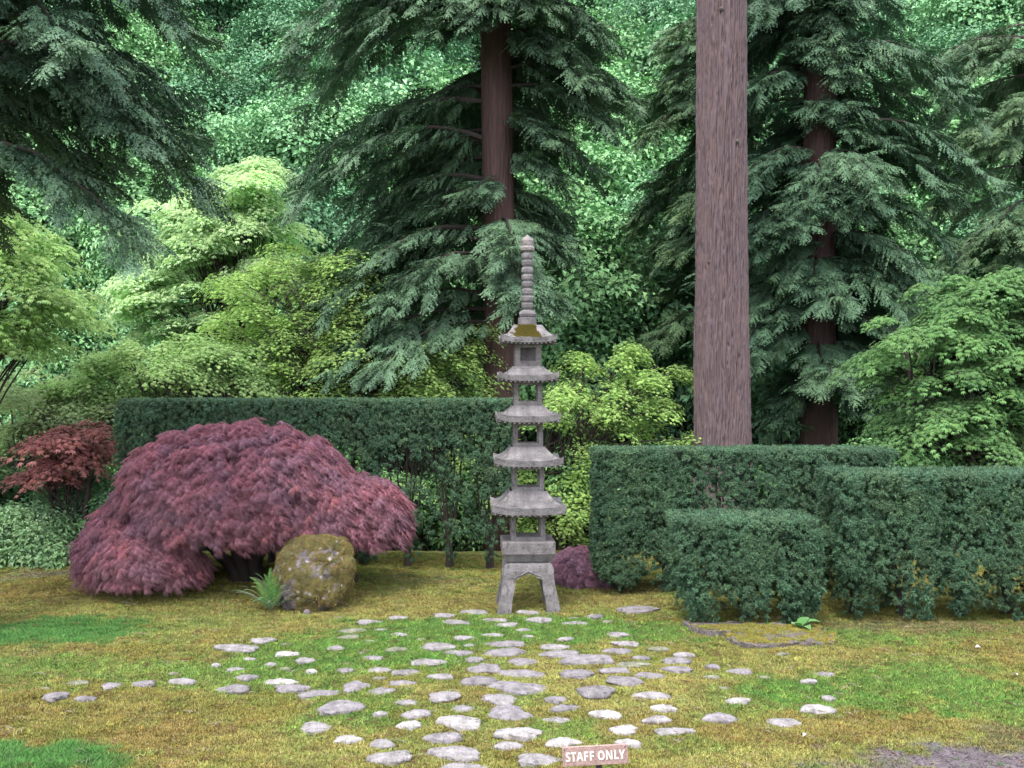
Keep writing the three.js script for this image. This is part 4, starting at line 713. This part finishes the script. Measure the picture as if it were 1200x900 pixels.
// ---------------------------------------------------------------- leafy trees made of layered pads
function leafTree({ name, label, category = 'tree', group, base, stems, pads, geo, mat = M.leaf, color, seed, n, flat = 0.22, wood = M.twig, woodR = 0.05, upTilt = 0.25, cs = 1 }) {
  const r = rng(seed), root = thing(name, label, category, base, group), list = [], total = pads.reduce((a, p) => a + p.r * p.r, 0), branches = [];
  pads.forEach((p, pi) => {
    const out = V(p.c.x, 0, p.c.z), cnt = Math.max(6, Math.round(n * p.r * p.r / total)), tl = V(out.x, 0, out.z); if (tl.lengthSq() > 0) tl.normalize();
    const toneP = 1 + 0.16 * gauss(r);
    for (let k = 0; k < cnt; k++) {
      const a = r() * 6.283, q = Math.pow(r(), 0.7) * p.r * (1 + 0.5 * n2(a * 1.1, pi * 3.3)) * (r() < 0.12 ? 1.35 : 1), x = Math.cos(a) * q * p.el, z = Math.sin(a) * q, o = x * tl.x + z * tl.z, y = (r() - 0.5) * p.r * flat * 2 - q * q / p.r * 0.3 - o * upTilt;
      const up = V(x / p.r * 0.5 + tl.x * upTilt + gauss(r) * 0.2, 1, z / p.r * 0.5 + tl.z * upTilt + gauss(r) * 0.2), f = toneP * (1 + 0.2 * gauss(r));
      list.push({ m: place(V(p.c.x + x, p.c.y + y, p.c.z + z), up, dirOf(r, 0.2), (0.75 + 0.5 * r()) * cs), c: mixc(color[0], color[1], clamp(r() * 0.7 + 0.3 * n3(p.c.x, p.c.y, p.c.z))).map((v) => v * f) });
    }
    const st = stems[pi % stems.length], s = st[1 + Math.floor((st.length - 1) * 0.75 * r())], e = V(p.c.x, p.c.y - p.r * 0.12, p.c.z), m = V(lerp(s.x, e.x, 0.45), lerp(s.y, e.y, 0.8), lerp(s.z, e.z, 0.45));
    const pts = bez(s, m, e, 8); pts.forEach((v, i) => { v.x += 0.03 * gauss(r); v.z += 0.03 * gauss(r); }); branches.push(tube(pts, taper(8, woodR * 0.45, 0.006), 5));
    for (let k = 0; k < 3; k++) { const a = r() * 6.28, e2 = e.clone().add(V(Math.cos(a) * p.r * 0.8, -0.1 * p.r, Math.sin(a) * p.r * 0.8)); branches.push(tube([e, e.clone().lerp(e2, 0.5).add(V(0, 0.05 * p.r, 0)), e2], [0.008, 0.006, 0.003], 4)); }
  });
  for (const st of stems) part('trunk', tube(st, taper(st.length - 1, woodR, woodR * 0.4), 7), wood, root);
  part('branches', mergeGeometries(branches), wood, root);
  stuff('crown', geo, mat, list, root);
  return root;
}
const stem = (b, e, r, n = 9) => { const m = V(lerp(b.x, e.x, 0.3) + gauss(r) * 0.15, lerp(b.y, e.y, 0.55), lerp(b.z, e.z, 0.3) + gauss(r) * 0.15), p = bez(b, m, e, n); p.forEach((v, i) => { if (i) { v.x += gauss(r) * 0.03; v.z += gauss(r) * 0.03; } }); return p; };
// pads scattered through ellipsoids given in pixels at a distance: [px, py, rx, ry, rz, count, padSize]
function padsIn(base, d, list, seed) {
  const r = rng(seed), s = d / F, out = [];
  for (const [px, py, rx, ry, rz, n, pr] of list) for (let k = 0; k < n * 1.7; k++) { const u = dirOf(r).multiplyScalar(0.25 + 0.95 * Math.sqrt(r())), c = at(px, py, d); out.push({ c: V(c.x - base.x + u.x * rx * s, c.y - base.y + u.y * ry * s, c.z - base.z + u.z * rz), r: pr * (0.45 + 0.9 * r() * r()), el: 0.8 + 0.9 * r() }); }
  return out;
}
function mapleAt({ px, d, lobes, seed, tops, ...rest }) {
  const base = onGround(px, d), r = rng(seed + 1), stems = tops.map(([tx, ty, bx = 0]) => { const e = at(tx, ty, d); return stem(V(bx, -0.15, gauss(r) * 0.1), V(e.x - base.x, e.y - base.y, e.z - base.z + gauss(r) * 0.4), r); });
  return leafTree({ base, stems, pads: padsIn(base, d, lobes, seed), seed, ...rest });
}
const LIME = [[0.5, 0.7, 0.36], [0.62, 0.8, 0.48]], YGREEN = [[0.29, 0.47, 0.13], [0.41, 0.6, 0.19]], MID = [[0.11, 0.26, 0.11], [0.19, 0.37, 0.14]], TEAL = [[0.1, 0.25, 0.14], [0.18, 0.37, 0.2]];
mapleAt({ name: 'japanese_maple', label: 'pale lime maple with stacked drooping layers above the purple maple', px: 300, d: 24, seed: 111, tops: [[270, 260], [320, 230], [220, 330]], lobes: [[250, 250, 65, 45, 1.3, 24, 0.5], [205, 330, 60, 55, 1.2, 26, 0.5], [295, 215, 40, 22, 1, 10, 0.5], [300, 300, 50, 60, 1.2, 16, 0.5], [170, 350, 25, 25, 0.8, 6, 0.4]], geo: G.maple, color: LIME, n: 5200, flat: 0.2 });
mapleAt({ name: 'japanese_maple', label: 'light green maple reaching in over the far left shrubs', px: -70, d: 17, seed: 113, tops: [[-10, 280], [40, 330], [-20, 380]], lobes: [[20, 300, 50, 35, 1, 16, 0.42], [60, 355, 40, 25, 1, 12, 0.4], [-20, 260, 40, 20, 1, 8, 0.45], [10, 385, 40, 20, 1, 8, 0.4], [-80, 320, 60, 80, 1.3, 14, 0.5]], geo: G.maple, color: [[0.32, 0.52, 0.17], [0.46, 0.66, 0.28]], n: 1800, flat: 0.25 });
mapleAt({ name: 'japanese_maple', label: 'airy yellow green maple with thin stems right behind the long tall hedge', px: 440, d: 20.5, seed: 115, tops: [[330, 330, -0.3], [380, 400, 0], [450, 380, 0.4], [530, 420, 0.9]], lobes: [[330, 340, 80, 45, 1, 24, 0.42], [300, 410, 90, 50, 1.2, 28, 0.42], [420, 430, 100, 40, 1.2, 30, 0.42], [530, 430, 60, 45, 1, 18, 0.4], [420, 370, 60, 30, 0.8, 10, 0.4]], geo: G.fineMaple, color: YGREEN, n: 3000, flat: 0.35 });
mapleAt({ name: 'japanese_maple', label: 'fresh green maple spreading above the left end of the tall hedge', px: 210, d: 19.5, seed: 117, tops: [[170, 430, -0.3], [220, 420, 0], [270, 440, 0.5]], lobes: [[190, 430, 90, 40, 1, 24, 0.42], [130, 450, 60, 30, 0.9, 14, 0.4], [270, 440, 60, 30, 0.9, 14, 0.4]], geo: G.fineMaple, color: [[0.29, 0.46, 0.17], [0.4, 0.58, 0.24]], n: 2100, flat: 0.3 });
mapleAt({ name: 'japanese_maple', label: 'yellow green maple with dark arching stems between the pagoda and the right hedge', px: 640, d: 19.5, seed: 119, tops: [[770, 430, 0], [700, 460, 0.1], [640, 500, -0.2], [745, 520, 0.2]], lobes: [[715, 460, 85, 45, 1.3, 20, 0.3], [770, 500, 50, 40, 1, 10, 0.28], [680, 545, 60, 70, 1.2, 14, 0.3], [600, 560, 70, 70, 1, 12, 0.3], [660, 610, 50, 40, 0.8, 8, 0.3], [740, 425, 60, 15, 0.8, 6, 0.22]], geo: G.fineMaple, color: YGREEN, n: 1900, flat: 0.4, woodR: 0.06 });
mapleAt({ name: 'japanese_maple', label: 'spreading green maple in flat layers behind the far right hedge', px: 1120, d: 19, seed: 121, tops: [[1060, 400, -0.4], [1110, 360, 0], [1170, 380, 0.6], [1200, 430, 0.9]], lobes: [[1095, 400, 75, 60, 1.2, 26, 0.45], [1150, 440, 80, 60, 1.2, 30, 0.5], [1090, 490, 65, 35, 1, 14, 0.5], [1170, 360, 60, 40, 1, 16, 0.5], [1210, 420, 60, 80, 1.2, 14, 0.5]], geo: G.maple, color: [[0.14, 0.31, 0.11], [0.22, 0.42, 0.14]], n: 5600, flat: 0.15, woodR: 0.07 });
mapleAt({ name: 'red_maple', label: 'small reddish maple among the green shrubs left of the tall hedge', px: 85, d: 17.9, seed: 123, tops: [[60, 540, -0.1], [110, 510, 0.2]], lobes: [[90, 512, 44, 14, 0.7, 9, 0.36], [62, 548, 36, 16, 0.7, 7, 0.34]], geo: G.maple, color: [[0.36, 0.14, 0.145], [0.45, 0.2, 0.19]], n: 330, flat: 0.2 });
mapleAt({ name: 'twiggy_shrub', label: 'grey green twiggy shrub above the small reddish maple', category: 'shrub', px: 60, d: 19, seed: 125, tops: [[20, 470, -0.4], [80, 450, 0.2], [140, 470, 0.6], [100, 490, 0.3]], lobes: [[40, 470, 60, 35, 0.8, 16, 0.36], [115, 480, 40, 30, 0.7, 12, 0.32], [20, 530, 40, 40, 0.7, 10, 0.35]], geo: G.fineMaple, color: [[0.36, 0.48, 0.25], [0.45, 0.58, 0.28]], n: 1100, flat: 0.4, wood: M.greyTwig, woodR: 0.035 });
// low shrubs at the left, behind the moss
[[20, 632, 60, 30, 17.6, [[0.3, 0.52, 0.25], [0.42, 0.64, 0.4]], 'pale green shrub on thin leaning stems at the left end of the moss'], [110, 590, 50, 30, 18.6, [[0.2, 0.42, 0.2], [0.3, 0.54, 0.26]], 'bushy green shrub tucked beside the left end of the tall hedge'], [-60, 600, 60, 40, 18, MID, 'rounded green shrub beyond the left end of the moss'], [15, 575, 45, 30, 19.5, [[0.22, 0.46, 0.24], [0.32, 0.56, 0.3]], 'soft blue green shrub below the grey green twiggy shrub']].forEach(([px, py, rx, ry, d, color, label], i) =>
  mapleAt({ name: 'leafy_shrub', label, category: 'shrub', px: px + 20, d, seed: 131 + 2 * i, tops: [[px - 20, py, -0.35], [px + 15, py - 5, 0], [px + 40, py, 0.4]], lobes: [[px, py, rx, ry, 0.7, 26, 0.34]], geo: G.shrub, color, n: 1400, flat: 0.45, woodR: 0.03 }));

// ---------------------------------------------------------------- undergrowth and the wooded hillside
function bushProto(seed, w, h, n, geo, color, cs, label, name, category, group, trunkH) {
  const r = rng(seed), root = thing(name, label, category, V(0, 0, 0), group), list = [], k0 = 5 + Math.floor(r() * 3), lobes = [];
  for (let k = 0; k < k0 + 12; k++) { const a = r() * 6.28, q = Math.sqrt(r()) * w * 0.55, y = trunkH + (h - trunkH) * (0.25 + 0.62 * r()); lobes.push({ c: V(Math.cos(a) * q, y, Math.sin(a) * q), s: [w * (0.25 + 0.3 * r()), h * (0.08 + 0.1 * r()), w * (0.25 + 0.3 * r())] }); }
  const sum = lobes.reduce((a, l) => a + l.s[0] * l.s[2], 0);
  lobes.forEach((l, li) => { const tone = 1 + 0.12 * gauss(r); for (let k = 0; k < n * l.s[0] * l.s[2] / sum; k++) {
    const u = dirOf(r); if (u.y < -0.3 && r() < 0.6) u.y *= -1; const q = (1 + 0.35 * n3(u.x * 2 + li * 7, u.y * 2, u.z * 2) + 0.2 * n3(u.x * 5 + li, u.y * 5, u.z * 5)) * (1.1 - 0.5 * r() * r()), p = V(u.x * l.s[0] * q, u.y * l.s[1] * q, u.z * l.s[2] * q).add(l.c), f = tone * (1 + 0.25 * gauss(r));
    list.push({ m: place(p, u.clone().multiplyScalar(0.7).add(V(gauss(r) * 0.3, 0.7, gauss(r) * 0.3)), dirOf(r, 0.3), (0.75 + 0.5 * r()) * cs), c: mixc(color[0], color[1], r()).map((v) => v * f) });
  } });
  const wood = [tube([V(0, -0.8, 0), V(0.05 * w, trunkH * 0.5, 0.03 * w), V(0, h * 0.7, 0)], [0.05 + h * 0.012, 0.04 + h * 0.009, 0.03], 7)];
  part('trunk', wood[0], M.twig, root);
  part('branches', mergeGeometries(lobes.map((l) => tube(bez(V(0, trunkH * 0.6, 0), V(l.c.x * 0.4, l.c.y * 0.8, l.c.z * 0.4), l.c, 6), taper(6, 0.02 + h * 0.005, 0.01), 5))), M.twig, root);
  baked('crown', geo, M.hill, list, root);
  return root;
}
function copyTo(proto, p, turn, s) { const c = proto.clone(); c.name = numbered(proto.name.replace(/_\d+$/, '')); scene.add(c); c.position.copy(p); c.rotation.y = turn; c.scale.setScalar(s); return c; }
{
  const r = rng(141), TREE = 'big leaved green tree among others on the wooded hillside', TG = 'trees on the wooded hillside', BUSH = 'bright leafy bush in the undergrowth behind the hedges', BG = 'undergrowth bushes behind the hedges';
  const protos = [0, 1, 2, 3].map((i) => bushProto(150 + i, 3.3, 8.2, 2300, G.broad[i % 2], [TEAL, [[0.17, 0.37, 0.18], [0.26, 0.49, 0.23]], [[0.17, 0.37, 0.19], [0.26, 0.48, 0.24]], [[0.17, 0.37, 0.22], [0.28, 0.5, 0.29]]][i], [0.82, 1.05, 0.95, 1.1][i], TREE, 'hillside_tree', 'tree', TG, 0.8));
  const used = new Set();
  [[28, 4.2], [32, 4.4], [36.5, 4.5], [42, 4.8], [48, 5.2], [55, 5.6], [62, 6.2]].forEach(([d, gap], row) => {
    const half = 0.49 * d + 2;
    for (let x = -half + (row % 2) * gap / 2; x < half; x += gap) {
      const X = x + gauss(r) * 0.9, Z = -d + gauss(r) * 1.1, k = Math.floor(r() * 4), p = V(X, H(X, Z) - 0.2, Z), s = (0.8 + 0.4 * r()) * (1 + row * 0.05), turn = r() * 6.28;
      if (!used.has(k)) { used.add(k); protos[k].position.copy(p); protos[k].rotation.y = turn; protos[k].scale.setScalar(s); } else copyTo(protos[k], p, turn, s);
    }
  });
  const extra = [[905, 25.2, 1.35], [1010, 24.5, 1.3], [880, 24, 0.9], [720, 24.5, 1.4], [560, 24.5, 1.3]];
  const bushes = [0, 1].map((i) => bushProto(170 + i, 1.25, 1.9, 900, G.shrub, [[[0.16, 0.36, 0.14], [0.26, 0.48, 0.19]], [[0.21, 0.42, 0.15], [0.34, 0.54, 0.24]]][i], 1.15, BUSH, 'undergrowth_bush', 'bush', BG, 0.2)), seen = new Set();
  [[19.6, 1.9], [22, 2.1], [25, 2.3]].forEach(([d, gap], row) => {
    const half = 0.5 * d + 2;
    for (let x = -half + row * 0.7; x < half; x += gap) {
      const X = x + gauss(r) * 0.4, Z = -d + gauss(r) * 0.4, k = r() < 0.5 ? 0 : 1, p = V(X, H(X, Z) - 0.1, Z), s = 0.75 + 0.5 * r(), turn = r() * 6.28;
      if (Math.abs(X - gx(845, 19)) < 1.0 && d < 20) continue;
      if ((Math.abs(X - gx(957, d)) < 1.1 || Math.abs(X - gx(590, d)) < 0.9) && d < 23) continue;
      if (!seen.has(k)) { seen.add(k); bushes[k].position.copy(p); bushes[k].rotation.y = turn; bushes[k].scale.setScalar(s); } else copyTo(bushes[k], p, turn, s);
    }
  });
  extra.forEach(([px, d, s], i) => { const p = onGround(px, d); p.y -= 0.1; copyTo(bushes[i % 2], p, i * 1.7, s); });
}
console.log('woods');
renderer.render(scene, camera);
